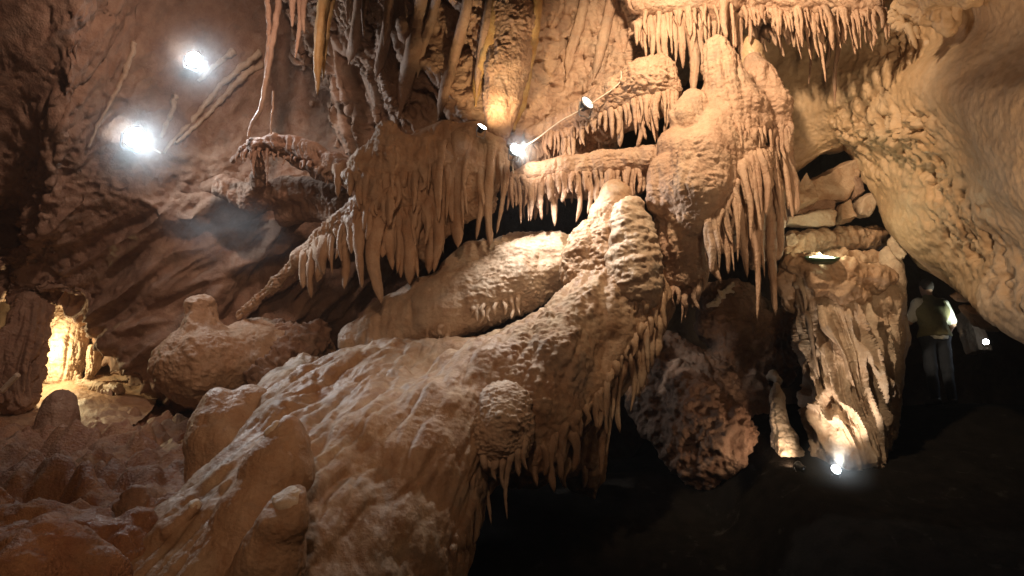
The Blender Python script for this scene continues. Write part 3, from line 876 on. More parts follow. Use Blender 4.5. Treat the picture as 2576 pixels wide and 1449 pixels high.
# curtain of stalactites above the tower
formation('stalactite_cluster', 'orange lit bank of stalactites hanging directly above the flowstone tower', 'stalactite', [
    [(1600, -60, 8.4, 60), (1700, -70, 8.3, 70), (1830, -80, 8.2, 70)],
    [(1610, 5, 8.4, 34), (1690, -5, 8.3, 40), (1770, -10, 8.2, 40), (1840, -10, 8.2, 40)],
    [(1800, 20, 8.25, 34), (1825, 50, 8.3, 28)],
], M['pink'], dict(low=0.03, lf=3, A=0.05, f=6, zs=0.1, pop=0.02, pf=13, fine=0.004, cov=0.5), h=0.014, k=0.08, ice=ribs([(1598, 60), (1660, 40), (1740, 25), (1850, 5)], 22, (50, 130), (8, 11), 38) + [
    (1618, 45, 1622, 130, 13), (1636, 50, 1640, 152, 14), (1655, 45, 1662, 140, 13), (1672, 50, 1680, 168, 14), (1690, 50, 1700, 158, 12), (1708, 50, 1718, 175, 15), (1726, 45, 1742, 238, 17),
    (1744, 40, 1756, 200, 13), (1760, 40, 1772, 170, 15), (1778, 40, 1786, 150, 12), (1796, 60, 1800, 140, 13), (1845, 40, 1852, 120, 14), (1860, 40, 1872, 165, 14), (1832, 60, 1838, 150, 13),
    (1625, 30, 1628, 90, 9), (1700, 30, 1706, 110, 9), (1735, 30, 1742, 130, 9), (1770, 30, 1776, 110, 9), (1815, 50, 1820, 130, 11), (1876, 30, 1886, 110, 10)], seed=141)

# fringed ledge under the right ceiling
formation('stalactite_ledge', 'broad overhanging ledge fringed with dense thin stalactites under the right ceiling', 'stalactite', [
    [(1858, -30, 8.3, 44), (1930, -25, 8.1, 50), (2030, -20, 7.8, 46), (2130, -12, 7.5, 42), (2215, 10, 7.3, 24)],
    [(1870, 20, 8.35, 34), (1960, 25, 8.1, 36), (2060, 22, 7.85, 34), (2150, 25, 7.55, 30), (2222, 35, 7.3, 18)],
    [(1890, -80, 8.2, 60), (2050, -80, 7.8, 60), (2180, -60, 7.4, 46)],
    [(1880, 50, 8.6, 26), (1960, 60, 8.5, 28), (2050, 50, 8.2, 24)],
], M['pink'], dict(low=0.02, lf=3, A=0.08, f=8, zs=0.12, pop=0.016, pf=15, fine=0.004, cov=0.8), h=0.013, k=0.09,
    ice=ribs([(1868, 25), (1960, 30), (2060, 28), (2150, 30), (2232, 30)], 50, (45, 95), (6, 9), 9, lean=0.08, jv=10)
    + fringe([(1880, 62), (1950, 75), (2020, 72)], 14, (50, 80), (8, 13), lean=0.12, seed=10) + fringe([(2000, 60), (2100, 65), (2200, 55)], 18, (50, 110), (5, 8), lean=0.04, seed=11),
    seed=151)

# knobbly hanging rock at the top right
formation('hanging_rock', 'knobbly rock bulge hanging from the ceiling right of the fringed ledge', 'rock', [
    [(2250, -60, 6.9, 40), (2290, -10, 6.7, 46), (2340, 20, 6.5, 42), (2380, 52, 6.4, 26)],
    [(2330, -50, 6.4, 60), (2420, -40, 6.0, 50), (2520, -60, 5.4, 50)],
    [(2375, 30, 6.4, 26), (2392, 66, 6.4, 17)],
], M['ochre'], dict(low=0.04, lf=3, A=0.09, f=6, zs=0.25, rock=0.05, rof=4, pit=0.05, pif=6), h=0.014, k=0.08, ice=fringe([(2245, 30), (2280, 60), (2310, 70)], 9, (30, 50), (7, 10), lean=0.2, seed=13), seed=155, body='rock_bulge')

# mound behind the ridge
formation('flowstone_mound', 'low rounded flowstone mound below the drapery, its right end lit white', 'flowstone', [
    [(893, 845, 8.4, 34), (950, 830, 8.35, 52), (1020, 812, 8.3, 68), (1110, 785, 8.2, 82), (1200, 745, 8.2, 84), (1300, 700, 8.25, 84), (1390, 665, 8.35, 74), (1450, 650, 8.4, 56)],
    [(1150, 690, 8.5, 46), (1200, 665, 8.5, 52), (1290, 640, 8.6, 46), (1400, 630, 8.7, 40)],
    [(960, 790, 8.5, 40), (1060, 750, 8.45, 44), (1140, 710, 8.4, 40)],
    [(880, 860, 8.3, 30), (960, 870, 8.2, 36), (1050, 860, 8.15, 36)],
], M['pale'], dict(low=0.05, lf=2.0, pop=0.026, pf=12, pz=2.4, rip=0.008, A=0.02, f=5, fine=0.004, pm=lambda p: sst(-0.9, -0.2, p[:, 0])), h=0.015, k=0.12,
    ice=fringe([(1185, 770), (1240, 770), (1310, 748)], 11, (28, 55), (7, 12), seed=15) + fringe([(1070, 830), (1135, 815)], 5, (25, 48), (7, 11), seed=16), seed=161, key='mound')

# three stalagmites on the crest
single('stalagmite', 'tall rounded stalagmite, rearmost of the three on the ridge crest', 'stalagmite',
       [[(1546, 496, 7.85, 42), (1540, 540, 7.85, 50), (1528, 600, 7.82, 56), (1524, 650, 7.8, 60), (1520, 700, 7.8, 64)]], M['flow'], dict(low=0.03, lf=4, pop=0.022, pf=12, rip=0.006, fine=0.005), seed=171, group='stalagmites on the ridge crest')
single('stalagmite', 'ringed pale stalagmite in front of the other two on the ridge crest', 'stalagmite',
       [[(1583, 534, 7.6, 43), (1588, 575, 7.6, 50), (1590, 620, 7.56, 57), (1594, 670, 7.54, 66), (1598, 720, 7.54, 74)]], M['pale'], dict(low=0.03, lf=4, pop=0.022, pf=11, rip=0.022, rf=16, fine=0.005), seed=173, group='stalagmites on the ridge crest')
single('stalagmite', 'short stubby stalagmite left of the pair on the ridge crest', 'stalagmite',
       [[(1482, 600, 7.85, 44), (1474, 632, 7.85, 52), (1466, 680, 7.85, 58)]], M['flow'], dict(low=0.03, lf=4, pop=0.022, pf=12, fine=0.005), seed=175, group='stalagmites on the ridge crest')

# main slope: bumpy crust only along the ridge crest and its right flank
def slope_pm(p):
    u, v, d = proj(p)
    a = np.exp(-((u - np.interp(v, [600, 750, 900, 1150], [1580, 1500, 1330, 1260])) / 130) ** 2) * sst(1250, 1000, v)
    return np.clip(0.16 + a, 0, 1)


SLOPE = [
    [(1560, 640, 7.8, 46), (1548, 700, 7.72, 74), (1500, 780, 7.58, 88), (1425, 860, 7.4, 100), (1370, 950, 7.1, 122), (1330, 1040, 6.8, 122), (1320, 1120, 6.7, 110)],
    [(1440, 870, 7.7, 100), (1330, 940, 7.3, 120), (1200, 1010, 7.0, 140), (1115, 1100, 6.6, 160), (1065, 1230, 6.2, 165), (1030, 1360, 5.9, 160), (1000, 1500, 5.6, 150), (980, 1640, 5.4, 150)],
    [(1290, 880, 7.9, 60), (1160, 925, 7.8, 75), (1030, 960, 7.7, 90), (900, 990, 7.5, 110), (800, 1060, 7.1, 130), (760, 1180, 6.5, 170), (700, 1330, 5.8, 220), (640, 1500, 5.2, 260), (600, 1680, 4.8, 280)],
    [(1000, 960, 7.6, 110), (950, 1080, 7.0, 160), (910, 1230, 6.4, 220), (860, 1400, 5.8, 250), (820, 1600, 5.3, 270)],
    [(760, 950, 8.0, 60), (720, 1010, 7.7, 80), (690, 1080, 7.3, 100)],
    [(620, 1250, 6.1, 110), (500, 1400, 5.5, 150), (420, 1560, 5.0, 200)],
    [(1600, 700, 7.85, 60), (1622, 750, 7.8, 62), (1600, 820, 7.9, 66), (1570, 890, 7.8, 64), (1530, 960, 7.6, 56), (1490, 1010, 7.4, 46)],
    [(1590, 740, 7.75, 76), (1560, 800, 7.7, 90), (1510, 880, 7.6, 100), (1470, 960, 7.3, 80)],
    [(1440, 960, 7.2, 70), (1450, 1020, 7.1, 50), (1440, 1080, 7.1, 40)],
    [(1500, 1040, 7.5, 24), (1505, 1110, 7.5, 22), (1480, 1170, 7.5, 34), (1490, 1220, 7.5, 18), (1498, 1250, 7.5, 8)],
    [(1450, 1100, 7.5, 40), (1440, 1170, 7.5, 36), (1450, 1210, 7.5, 18)],
]
formation('flowstone_slope', 'broad pale flowstone slope pouring down from the ridge crest to the bottom of the view', 'flowstone', SLOPE, M['slope'],
          dict(low=0.055, lf=1.3, pop=0.036, pf=11, pz=2.0, rip=0.004, rf=14, G=0.055, dir=P(960, 1330, 6.0) - P(1130, 1000, 6.9), A=0.03, f=3.4, zs=0.22, fine=0.005, fif=22, cov=0.4, pm=slope_pm), h=0.0205, k=0.17, ice=[
    *ribs([(1190, 1200), (1185, 1270), (1160, 1340), (1130, 1400)], 12, (60, 130), (10, 16), 40),
    *ribs([(1400, 1090), (1440, 1060), (1490, 1010), (1560, 900), (1620, 820), (1660, 760)], 22, (60, 110), (10, 14), 39),
    (1590, 745, 1598, 790, 14), (1608, 745, 1618, 800, 14), (1630, 740, 1638, 800, 13), (1650, 735, 1660, 810, 14), (1668, 740, 1676, 830, 13),
    (1655, 800, 1650, 905, 15), (1638, 830, 1640, 930, 14), (1622, 850, 1612, 985, 17), (1600, 880, 1602, 1000, 14), (1585, 900, 1585, 1040, 16), (1565, 920, 1560, 1090, 20),
    (1545, 950, 1540, 1060, 14), (1526, 970, 1526, 1100, 15), (1505, 990, 1500, 1090, 14), (1520, 1020, 1512, 1200, 14), (1530, 1000, 1524, 1150, 10),
    (1440, 1090, 1440, 1190, 16), (1415, 1100, 1412, 1210, 16), (1390, 1110, 1395, 1240, 15), (1365, 1120, 1370, 1200, 12), (1350, 1130, 1352, 1225, 12), (1468, 1180, 1466, 1230, 14), (1425, 1180, 1424, 1230, 12)],
          seed=181, key='slope', smooth=1)

# pillow-shaped block on the slope
BD = FRONTS['slope'].at(1265, 1080, 14, 6.4) - 0.02
print('BD', BD)
formation('flowstone_block', 'pillow shaped ribbed flowstone block with flat top and dripping lower edge', 'flowstone', [
    [(1266, 1005, BD, 54), (1262, 1060, BD - 0.07, 68), (1256, 1110, BD - 0.10, 70), (1248, 1145, BD - 0.06, 58)],
    [(1300, 1010, BD, 34), (1306, 1070, BD, 34), (1300, 1120, BD, 34)],
    [(1250, 1100, BD + 0.3, 50), (1260, 1000, BD + 0.4, 50)],
], M['pale'], dict(low=0.02, lf=4, pop=0.022, pf=14, pz=2.2, rip=0.009, rf=20, low_=0, fine=0.006), h=0.011, k=0.08, cuts=[(P(1265, 966, BD), UPV * 0.9 + RGT * 0.0 - FWD * 0.25, 0.08)],
    ice=[(1230, 1165, 1240, 1200, 12), (1246, 1165, 1250, 1212, 15), (1216, 1150, 1222, 1185, 10), (1266, 1160, 1272, 1240, 12), (1284, 1150, 1276, 1308, 11), (1302, 1140, 1306, 1200, 11), (1320, 1120, 1326, 1185, 10), (1212, 1200, 1236, 1320, 14)], seed=191)

# lower left: boulder with knob
formation('flowstone_boulder', 'smooth bulging flowstone boulder carrying an upright rounded knob on top', 'flowstone', [
    ('E', 520, 915, 8.9, 122, 102, 130, -8),
    ('E', 640, 905, 9.2, 130, 84, 130, -4), ('E', 660, 868, 9.3, 120, 56, 120, 5),
    [(520, 880, 8.9, 62), (512, 830, 8.92, 44), (509, 776, 8.95, 33)],
    ('E', 760, 880, 9.4, 90, 60, 90, -20),
], M['flow'], dict(low=0.06, lf=2.0, rock=0.025, rof=3.2, pop=0.016, pf=12, A=0.03, f=5, fine=0.006), h=0.016, k=0.13, seed=201, body='boulder_body')

single('broken_rock', 'rough broken brown rock heaped between the boulder and the pale slope', 'rock',
       [[(700, 850, 9.3, 40), (760, 880, 9.0, 46), (790, 850, 9.1, 40)], [(680, 930, 8.8, 40), (720, 900, 8.9, 44)], [(660, 950, 8.6, 30), (650, 975, 8.5, 22)]],
       M['wall'], dict(rock=0.11, rof=3.6, pit=0.07, pif=6, fine=0.01), h=0.016, seed=204)

def sl(u, v, off=0.0):
    return FRONTS['slope'].at(u, v, 12, 6.0) + off


def stump(label, paths, topuv, rad, seed, mat='flow', group='broken stalagmite stumps on the slope', nrm=None, cap=True):
    u, v, d = topuv
    n = UPV if nrm is None else nrm
    n = np.asarray(n) / np.linalg.norm(n)
    V, Q = implicit(paths, 0.012, 0.06, [(P(u, v, d), n, 0.03)] if cap else ())
    V = displaced(relax(V, Q, 1), Q, dict(low=0.03, lf=2.4, pop=0.006, pf=10, A=0.015, f=5, fine=0.003), seed)
    root = thing('stalagmite_stump', label, 'stalagmite', np.array([V[:, 0].mean(), V[:, 1].mean(), V[:, 2].min()]), group)
    mesh('stump_body', V, Q, M[mat], root)
    if cap:
        c = P(u, v, d); a = np.cross(n, FWD); a /= np.linalg.norm(a); b = np.cross(n, a)
        r0 = px(rad, d)
        ph = np.linspace(0, 2 * np.pi, 24, endpoint=False)
        rings = [np.array([c + n * 0.02])]
        for rr, zz in ((0.45, 0.02), (0.8, 0.016), (1.0, 0.004), (1.02, -0.03)):
            w = 1 + 0.08 * np.sin(3 * ph + seed) + 0.05 * np.sin(5 * ph + 2 * seed)
            rings.append(c + n * zz + r0 * rr * (w * np.cos(ph))[:, None] * a + r0 * rr * (w * np.sin(ph))[:, None] * b)
        VV = np.concatenate(rings); VV = VV + n * (0.008 * fbm(VV * 20, 2, seed))[:, None]
        fq = []
        for j in range(24):
            j2 = (j + 1) % 24
            fq.append([0, 1 + j, 1 + j2, 1 + j2])
        for k in range(3):
            for j in range(24):
                j2 = (j + 1) % 24
                fq.append([1 + k * 24 + j, 1 + (k + 1) * 24 + j, 1 + (k + 1) * 24 + j2, 1 + k * 24 + j2])
        q = np.array(fq)
        tri = q[:24, :3]; 
        me = bpy.data.meshes.new('broken_top'); base = np.array(root['_w'])
        me.from_pydata([tuple(x - base) for x in VV], [], [tuple(int(i) for i in t) for t in tri] + [tuple(int(i) for i in t) for t in q[24:]])
        me.validate(); me.polygons.foreach_set('use_smooth', [True] * len(me.polygons))
        me.materials.append(M['white'])
        o = bpy.data.objects.new('broken_top', me); COL.objects.link(o); o.parent = root; o['label'] = 'pale freshly broken top'
    return root


stump('wide stalagmite stump with two pale rounded tops below the knobbed boulder',
      [[(566, 1210, 6.9, 98), (572, 1120, 6.95, 100), (572, 1070, 7.0, 84)], [(560, 1070, 7.0, 62), (548, 1020, 7.0, 42)], [(606, 1070, 7.05, 62), (632, 1014, 7.1, 46)]],
      (535, 982, 7.0), 34, 211, cap=False)
stump('large leaning stalagmite stump with a jagged left edge and a white chip on top',
      [[(570, 1450, sl(640, 1330, 0.0), 110), (645, 1310, sl(640, 1330, 0.16), 100), (694, 1190, sl(640, 1330, 0.28), 84), (712, 1115, sl(640, 1330, 0.36), 62), (710, 1092, sl(640, 1330, 0.38), 46)]],
      (684, 1076, sl(640, 1330, 0.32)), 24, 213, nrm=UPV - RGT * 0.9 - FWD * 0.2)
stump('smaller stalagmite stump with a clean oval white top at the bottom of the view',
      [[(650, 1520, sl(700, 1440, -0.02), 110), (684, 1400, sl(700, 1440, -0.06), 80), (712, 1310, sl(700, 1440, -0.1), 58), (726, 1230, sl(700, 1440, -0.1), 44)]],
      (724, 1252, sl(700, 1440, -0.1)), 38, 215, nrm=UPV - FWD * 0.55 - RGT * 0.15)
stump('tiny pale tipped stub on the slope left of the big leaning stump',
      [[(400, 1400, sl(470, 1300, 0.1), 60), (440, 1330, sl(470, 1300, 0.05), 36), (482, 1275, sl(470, 1300, 0.05), 20)]], (487, 1268, sl(470, 1300, 0.05)), 15, 217, nrm=UPV - RGT * 0.5 - FWD * 0.5)
stump('dark dome shaped stalagmite standing in front of the bright alcove', [[(140, 1120, 9.0, 60), (148, 1060, 9.1, 46), (150, 1015, 9.15, 38)]], None or (150, 960, 9.1), 10, 219, 'wall', cap=False)

# rubble on the left slope
def boulder(label, u, v, d, r, seed, mat='wall', group='boulders on the left slope', flat=0.75):
    g = np.random.default_rng(seed)
    c = P(u, v, d); R = px(r, d)
    h = max(R / 14, 0.014)
    lo = c - R * 1.3; fd = Field(lo, c + R * 1.3, h)
    ax = g.normal(size=(3, 3)); ax, _ = np.linalg.qr(ax)
    fd.ell(c, ax, np.array([1.05, 0.85, flat]) * R, 0)
    for _ in range(9):
        n = g.normal(size=3); n /= np.linalg.norm(n)
        fd.cut(c + n * R * g.uniform(0.4, 0.75), n, 0.015)
    V, Q = fd.surf()
    V = displaced(relax(V, Q, 1), Q, dict(rock=0.12 * R, rof=1.6 / R * 0.6, fine=0.008), seed)
    return tag(mesh('boulder', V, Q, M[mat], None, c - np.array([0, 0, R * 0.7])), label, 'boulder', group)


# fused brown humps covering the slope on the left
def humps():
    g = np.random.default_rng(77)
    pr = []
    gf = FRONTS['ground']
    for q in range(150):
        t = g.random() ** 0.8
        v = 1040 + 430 * t
        umax = np.interp(v, [1040, 1180, 1300, 1470], [470, 500, 430, 330])
        u = g.uniform(-120, umax)
        if v < 1120 and u < 230: continue
        d = gf.at(u, v, 16, 7.0)
        r = px(g.uniform(22, 58), d)
        c = P(u, v, d + 0.02) - np.array([0, 0, 0.35 * r])
        tilt = g.normal(size=(3, 3)); ax, _ = np.linalg.qr(tilt)
        pr.append(('E', c, ax, (r * 1.25, r * 0.8, r * g.uniform(0.55, 0.85))))
    V, Q = largest(*implicit(None, 0.022, 0.14, prims=pr))
    V = displaced(relax(V, Q, 1), Q, dict(low=0.07, lf=2.0, rock=0.018, rof=4, pop=0.02, pf=8, pit=0.02, pif=7, fine=0.006), 401)
    o = mesh('rubble_bank', V, Q, M['red'], None, np.array([V[:, 0].mean(), V[:, 1].mean(), V[:, 2].min()]))
    tag(o, 'bank of fused brown humps and rubble filling the lower left corner', 'rubble')


humps()
for i, (u, v, r, lab) in enumerate([
    (330, 1275, 60, 'large brown boulder low on the left rubble slope'),
    (430, 1270, 44, 'brown boulder lying against the foot of the pale slope')]):
    boulder(lab, u, v, FRONTS['ground'].at(u, v, 22, 7.5) + 0.45 * px(r, 7), r, 230 + i)

# ================================================================== left side details
ST_G = 'thin stalactites at the upper left'
def lone(label, u0, v0, u1, v1, r, d, mat='pink', group=ST_G, extra=None):
    d2 = d
    rm = px(r, d)
    o = icicle('stalactite', u0, v0, u1, v1, r, d2, M[mat], None, P(u0, v0, d2), tipr=0.2)
    return tag(o, label, 'stalactite', group)


lone('thickest hanging stalactite with twin ridges and a pale tip, upper left of centre', 826, -60, 798, 240, 23, 8.7, 'amber')
lone('second stalactite fused behind the twin ridged one, yellowish', 850, -60, 812, 205, 15, 8.8, 'amber')
lone('short stalactite with blunt tip left of the twin ridged one', 738, -40, 735, 70, 11, 9.0)
lone('short tapering stalactite between the thread-like ones and the twin ridged one', 775, -40, 766, 85, 13, 9.0)
lone('curved mid length stalactite tapering beside the short blunt one', 752, -40, 742, 150, 9, 9.0)
lone('stubby stalactite at the top edge right of the twin ridged one', 885, -60, 874, 60, 13, 8.8)
lone('slim stalactite at the top edge next to the stubby one', 930, -60, 915, 95, 12, 8.8)
lone('broad drooping stalactite at the top edge before the fluted wall', 985, -60, 965, 120, 16, 8.7)


def strand(name, label, cat, pts, rad, mat, dfun, n=60, rough=0.15, group=None, seed=1, taper=True, seg=8):
    pw = [P(u, v, dfun(u, v)) for (u, v) in pts]
    q = spline(pw, n)
    q = q + 0.012 * np.stack([fbm(q * 9, 2, seed), fbm(q * 9, 2, seed + 5), fbm(q * 9, 2, seed + 9)], 1) * (1 if taper else 0.3)
    t = np.linspace(0, 1, n)
    r = rad * (1 - 0.55 * t if taper else np.ones(n))
    o = tube_obj(name, q, r, mat, None, pw[0], seg=seg, seed=seed, rough=rough, lob=0.2 if taper else 0, rf=14)
    return tag(o, label, cat, group)


LW = FRONTS['left']
strand('stalactite', 'long thread-like stalactite bending to a wavy tip above the rock spur', 'stalactite',
       [(708, -60), (694, 60), (680, 140), (668, 210), (656, 270), (632, 318), (626, 345)], px(9, 9.2), M['pink'], lambda u, v: 9.1, group=ST_G, seed=3)
strand('stalactite', 'second thread-like stalactite joining the long one halfway', 'stalactite',
       [(670, -60), (676, 40), (674, 120), (668, 205)], px(8, 9.2), M['pink'], lambda u, v: 9.12, group=ST_G, seed=4)
strand('stalactite', 'hair-thin stalactite touching the top of the rock spur', 'stalactite',
       [(688, 230), (684, 290), (680, 346)], px(3, 9.2), M['pink'], lambda u, v: 9.15, group=ST_G, seed=5)
strand('calcite_vein', 'bright knobbly calcite ridge running down the left wall beside the lower spotlight', 'rock rib',
       [(340, 108), (322, 165), (300, 215), (275, 262), (250, 310), (222, 372)], px(7, 9.6), M['pale'], lambda u, v: LW.at(u, v, 10, 9.6) + 0.02, seed=6, rough=0.7)
for k, (pp, lab) in enumerate([
    ([(655, 130), (600, 175), (550, 222), (500, 285), (455, 335), (412, 385)], 'upper of two parallel calcite ridges slanting down right of the spotlights'),
    ([(658, 160), (610, 195), (565, 240), (530, 280), (490, 320), (440, 362)], 'lower of two parallel calcite ridges slanting down right of the spotlights'),
    ([(590, 128), (560, 150), (530, 175), (500, 205)], 'short calcite ridge close to the right of the upper spotlight'),
    ([(440, 238), (436, 268), (420, 310), (405, 345)], 'jagged reddish calcite ridge rising right of the lower spotlight')]):
    strand('calcite_vein', lab, 'rock rib', pp, px(9, 9.8), M['pale'], lambda u, v: LW.at(u, v, 10, 10) + 0.008, seed=20 + k, rough=0.7)


# rock arm reaching from the left wall to the drapery
formation('rock_spur', 'arched rock spur with a drooping fringe reaching from the left wall to the central drapery', 'flowstone', [
    [(585, 405, 9.5, 8), (612, 378, 9.4, 12), (640, 362, 9.3, 15), (690, 358, 9.2, 17), (740, 366, 9.1, 20), (790, 388, 9.0, 26), (840, 418, 8.8, 32), (890, 440, 8.6, 34)],
    [(690, 368, 9.3, 16), (760, 395, 9.2, 26), (830, 430, 9.0, 34)],
    [(640, 370, 9.3, 12), (645, 410, 9.4, 14), (650, 450, 9.6, 18), (640, 490, 9.8, 24)],
    [(560, 470, 10.0, 30), (640, 500, 9.9, 34), (720, 480, 9.8, 34), (800, 480, 9.6, 34), (860, 500, 9.3, 30)],
    [(720, 540, 10.0, 30), (790, 520, 9.8, 34), (850, 540, 9.4, 26)],
], M['wall'], dict(low=0.03, lf=3, A=0.05, f=6, pop=0.014, pf=12, rock=0.012, rof=4, fine=0.005), h=0.014, k=0.09,
    ice=fringe([(600, 392), (640, 380), (700, 385)], 14, (15, 35), (4, 7), seed=31) + fringe([(700, 385), (780, 415), (840, 450)], 16, (12, 34), (5, 8), seed=32)
    + [(672, 380, 670, 470, 5), (640, 385, 640, 445, 6)], seed=221)

# bright alcove at the lower left
single('flowstone_column', 'grey fluted column at the left edge, half hiding the bright alcove', 'column',
       [[(70, 775, 10.5, 40), (60, 850, 10.4, 46), (48, 930, 10.3, 52), (40, 990, 10.2, 56)], [(112, 790, 10.6, 28), (92, 860, 10.5, 32), (80, 935, 10.4, 36)], [(20, 850, 10.2, 26), (0, 960, 10.0, 30)]],
       M['wall'], dict(low=0.03, lf=3, A=0.10, f=5.5, zs=0.1, pop=0.02, pf=12, pit=0.03, pif=7, fine=0.006), h=0.014, seed=241)
single('flowstone_column', 'glowing cream flowstone column inside the lower left alcove', 'column',
       [[(172, 785, 11.9, 34), (172, 830, 11.8, 48), (168, 890, 11.7, 52), (160, 950, 11.6, 46)], [(198, 830, 11.9, 28), (190, 900, 11.8, 28)]],
       M['pale'], dict(low=0.02, lf=3, A=0.05, f=6.5, zs=0.1, rip=0.02, rf=14, pop=0.015, pf=12, fine=0.005, cov=0.3), h=0.014, seed=243)
single('flowstone_column', 'small mushroom shaped dripstone column right of the glowing one', 'column',
       [[(236, 885, 11.4, 20), (234, 915, 11.4, 18), (222, 955, 11.4, 12), (210, 975, 11.4, 14)], [(246, 890, 11.5, 12), (244, 930, 11.5, 8)]],
       M['pale'], dict(low=0.01, lf=4, A=0.06, f=9, zs=0.1, pop=0.012, pf=14, fine=0.004, cov=0.6), h=0.011, k=0.05, seed=245)
single('stalagmite', 'finger sized pale stalagmite at the foot of the mushroom column', 'stalagmite', [[(196, 975, 11.3, 9), (198, 948, 11.3, 6)]], M['pale'], dict(fine=0.004), h=0.008, k=0.03, seed=246)
formation('rimmed_ledge', 'small ledge with short columns below the dark slot right of the alcove', 'flowstone',
          [[(205, 965, 11.2, 10), (250, 975, 11.0, 14), (300, 978, 10.7, 12)]], M['pale'], dict(low=0.02, lf=4, pop=0.015, pf=12, fine=0.004), h=0.011, k=0.05,
          ice=fringe([(225, 975), (300, 985)], 10, (22, 40), (5, 8), seed=41), seed=247)
# alcove back and floor
ALC = [[(-120, 700, 13.0), (-120, 830, 13.0), (-120, 930, 12.6), (-120, 985, 11.2), (-120, 1050, 10.0), (-120, 1090, 9.6)],
       [(20, 700, 13.0), (20, 830, 13.0), (20, 925, 12.6), (20, 975, 11.3), (20, 1050, 10.0), (20, 1090, 9.5)],
       [(140, 700, 13.0), (140, 830, 13.0), (140, 925, 12.6), (140, 965, 11.4), (140, 1040, 10.0), (140, 1090, 9.4)],
       [(250, 700, 13.0), (250, 830, 13.0), (250, 920, 12.6), (250, 970, 11.2), (235, 1030, 10.0), (225, 1080, 9.4)],
       [(420, 700, 12.8), (420, 830, 12.8), (420, 930, 12.4), (400, 1000, 11.0), (350, 1060, 9.8), (320, 1090, 9.3)]]
struct(patch('cave_wall', ALC, M['flow'], dict(low=0.05, lf=1.5, rock=0.03, rof=3, pop=0.015, pf=9, fine=0.006), 120, 120, 251, key='alcove'))

# ================================================================== right side details
def column_mask(p):
    u, v, d = proj(p)
    return sst(745, 820, v + 0.10 * (u - 2100)) * (1 - 0.75 * sst(1020, 1130, v)) * sst(2272, 2225, u)


formation('flowstone_column', 'ribbed leaning column lit from below by the floor lamp', 'column', [
    [(2080, 715, 8.4, 56), (2095, 740, 8.35, 72), (2112, 800, 8.25, 84), (2128, 900, 8.15, 84), (2136, 1000, 8.05, 84), (2136, 1080, 7.95, 86), (2136, 1150, 7.85, 90)],
    [(2185, 722, 8.4, 54), (2205, 770, 8.3, 60), (2214, 850, 8.25, 58), (2216, 940, 8.15, 50), (2206, 1030, 8.0, 44), (2196, 1100, 7.95, 44)],
    [(2030, 690, 8.3, 30), (2042, 760, 8.3, 32), (2056, 860, 8.2, 30), (2066, 960, 8.1, 30), (2076, 1060, 7.95, 34), (2082, 1140, 7.85, 36)],
    [(2240, 640, 8.5, 26), (2252, 760, 8.4, 26), (2256, 850, 8.35, 26), (2244, 930, 8.3, 22)],
], M['pale'], dict(low=0.03, lf=2.5, fin=0.19, finf=8.2, fm=column_mask, dir=P(2195, 1090, 7.9) - P(2095, 790, 8.2), pop=0.007, pf=14, fine=0.004), h=0.0105, k=0.07, seed=301, key='column', smooth=2,
    ice=[(2020, 770, 2040, 860, 8), (2034, 800, 2062, 950, 9), (2046, 900, 2070, 1010, 8), (2016, 720, 2026, 790, 9)], icename='rib', emb=0.2)
formation('rock_ledge', 'flat topped rock ledge capping the ribbed column, with the green rimmed lamp on it', 'rock', [
    [(2000, 660, 8.2, 26), (2050, 672, 8.1, 32), (2120, 690, 8.05, 40), (2190, 700, 8.1, 36), (2230, 690, 8.2, 24)],
    [(2060, 710, 8.0, 26), (2120, 735, 7.95, 26), (2170, 745, 8.0, 18)],
    [(1990, 620, 8.6, 22), (2040, 610, 8.7, 26), (2120, 600, 8.9, 26), (2200, 600, 9.0, 26), (2240, 610, 9.0, 14)],
    [(2090, 650, 8.5, 22), (2180, 655, 8.6, 22), (2235, 650, 8.6, 14)],
    [(1995, 600, 8.8, 18), (1985, 640, 8.5, 22), (1985, 700, 8.4, 24), (2000, 760, 8.5, 26)],
], M['flow'], dict(low=0.03, lf=3, rock=0.055, rof=3.4, pit=0.02, pif=6, fine=0.008), h=0.014, k=0.06, seed=305, body='ledge_body')


def block(label, corners, thick, seed, mat='flow', group='rock slabs stacked behind the ribbed column', name='rock_slab'):
    """angular slab: front outline in measured pixels with depth, real thickness behind it, worn edges"""
    fr = np.array([P(*c) for c in corners])
    n = np.cross(fr[1] - fr[0], fr[2] - fr[0]); n /= np.linalg.norm(n)
    if n @ (CAM - fr.mean(0)) < 0: n = -n
    c = fr.mean(0)
    h = 0.013
    lo = np.minimum(fr, fr - n * thick).min(0) - 0.08; hi = np.maximum(fr, fr - n * thick).max(0) + 0.08
    fd = Field(lo, hi, h); fd.f[:] = -1.0
    fd.cut(c, n, 0.01); fd.cut(c - n * thick, -n, 0.01)
    m = len(fr)
    for i in range(m):
        a, b = fr[i], fr[(i + 1) % m]
        e = np.cross(b - a, n); e /= np.linalg.norm(e)
        if e @ (c - a) > 0: e = -e
        fd.cut(a, e, 0.01)
    V, Q = fd.surf()
    V = displaced(V, Q, dict(low=0.022, lf=3, rock=0.014, rof=5, fine=0.005), seed)
    return tag(mesh(name, V, Q, M[mat], None, np.array([c[0], c[1], V[:, 2].min()])), label, 'rock', group)


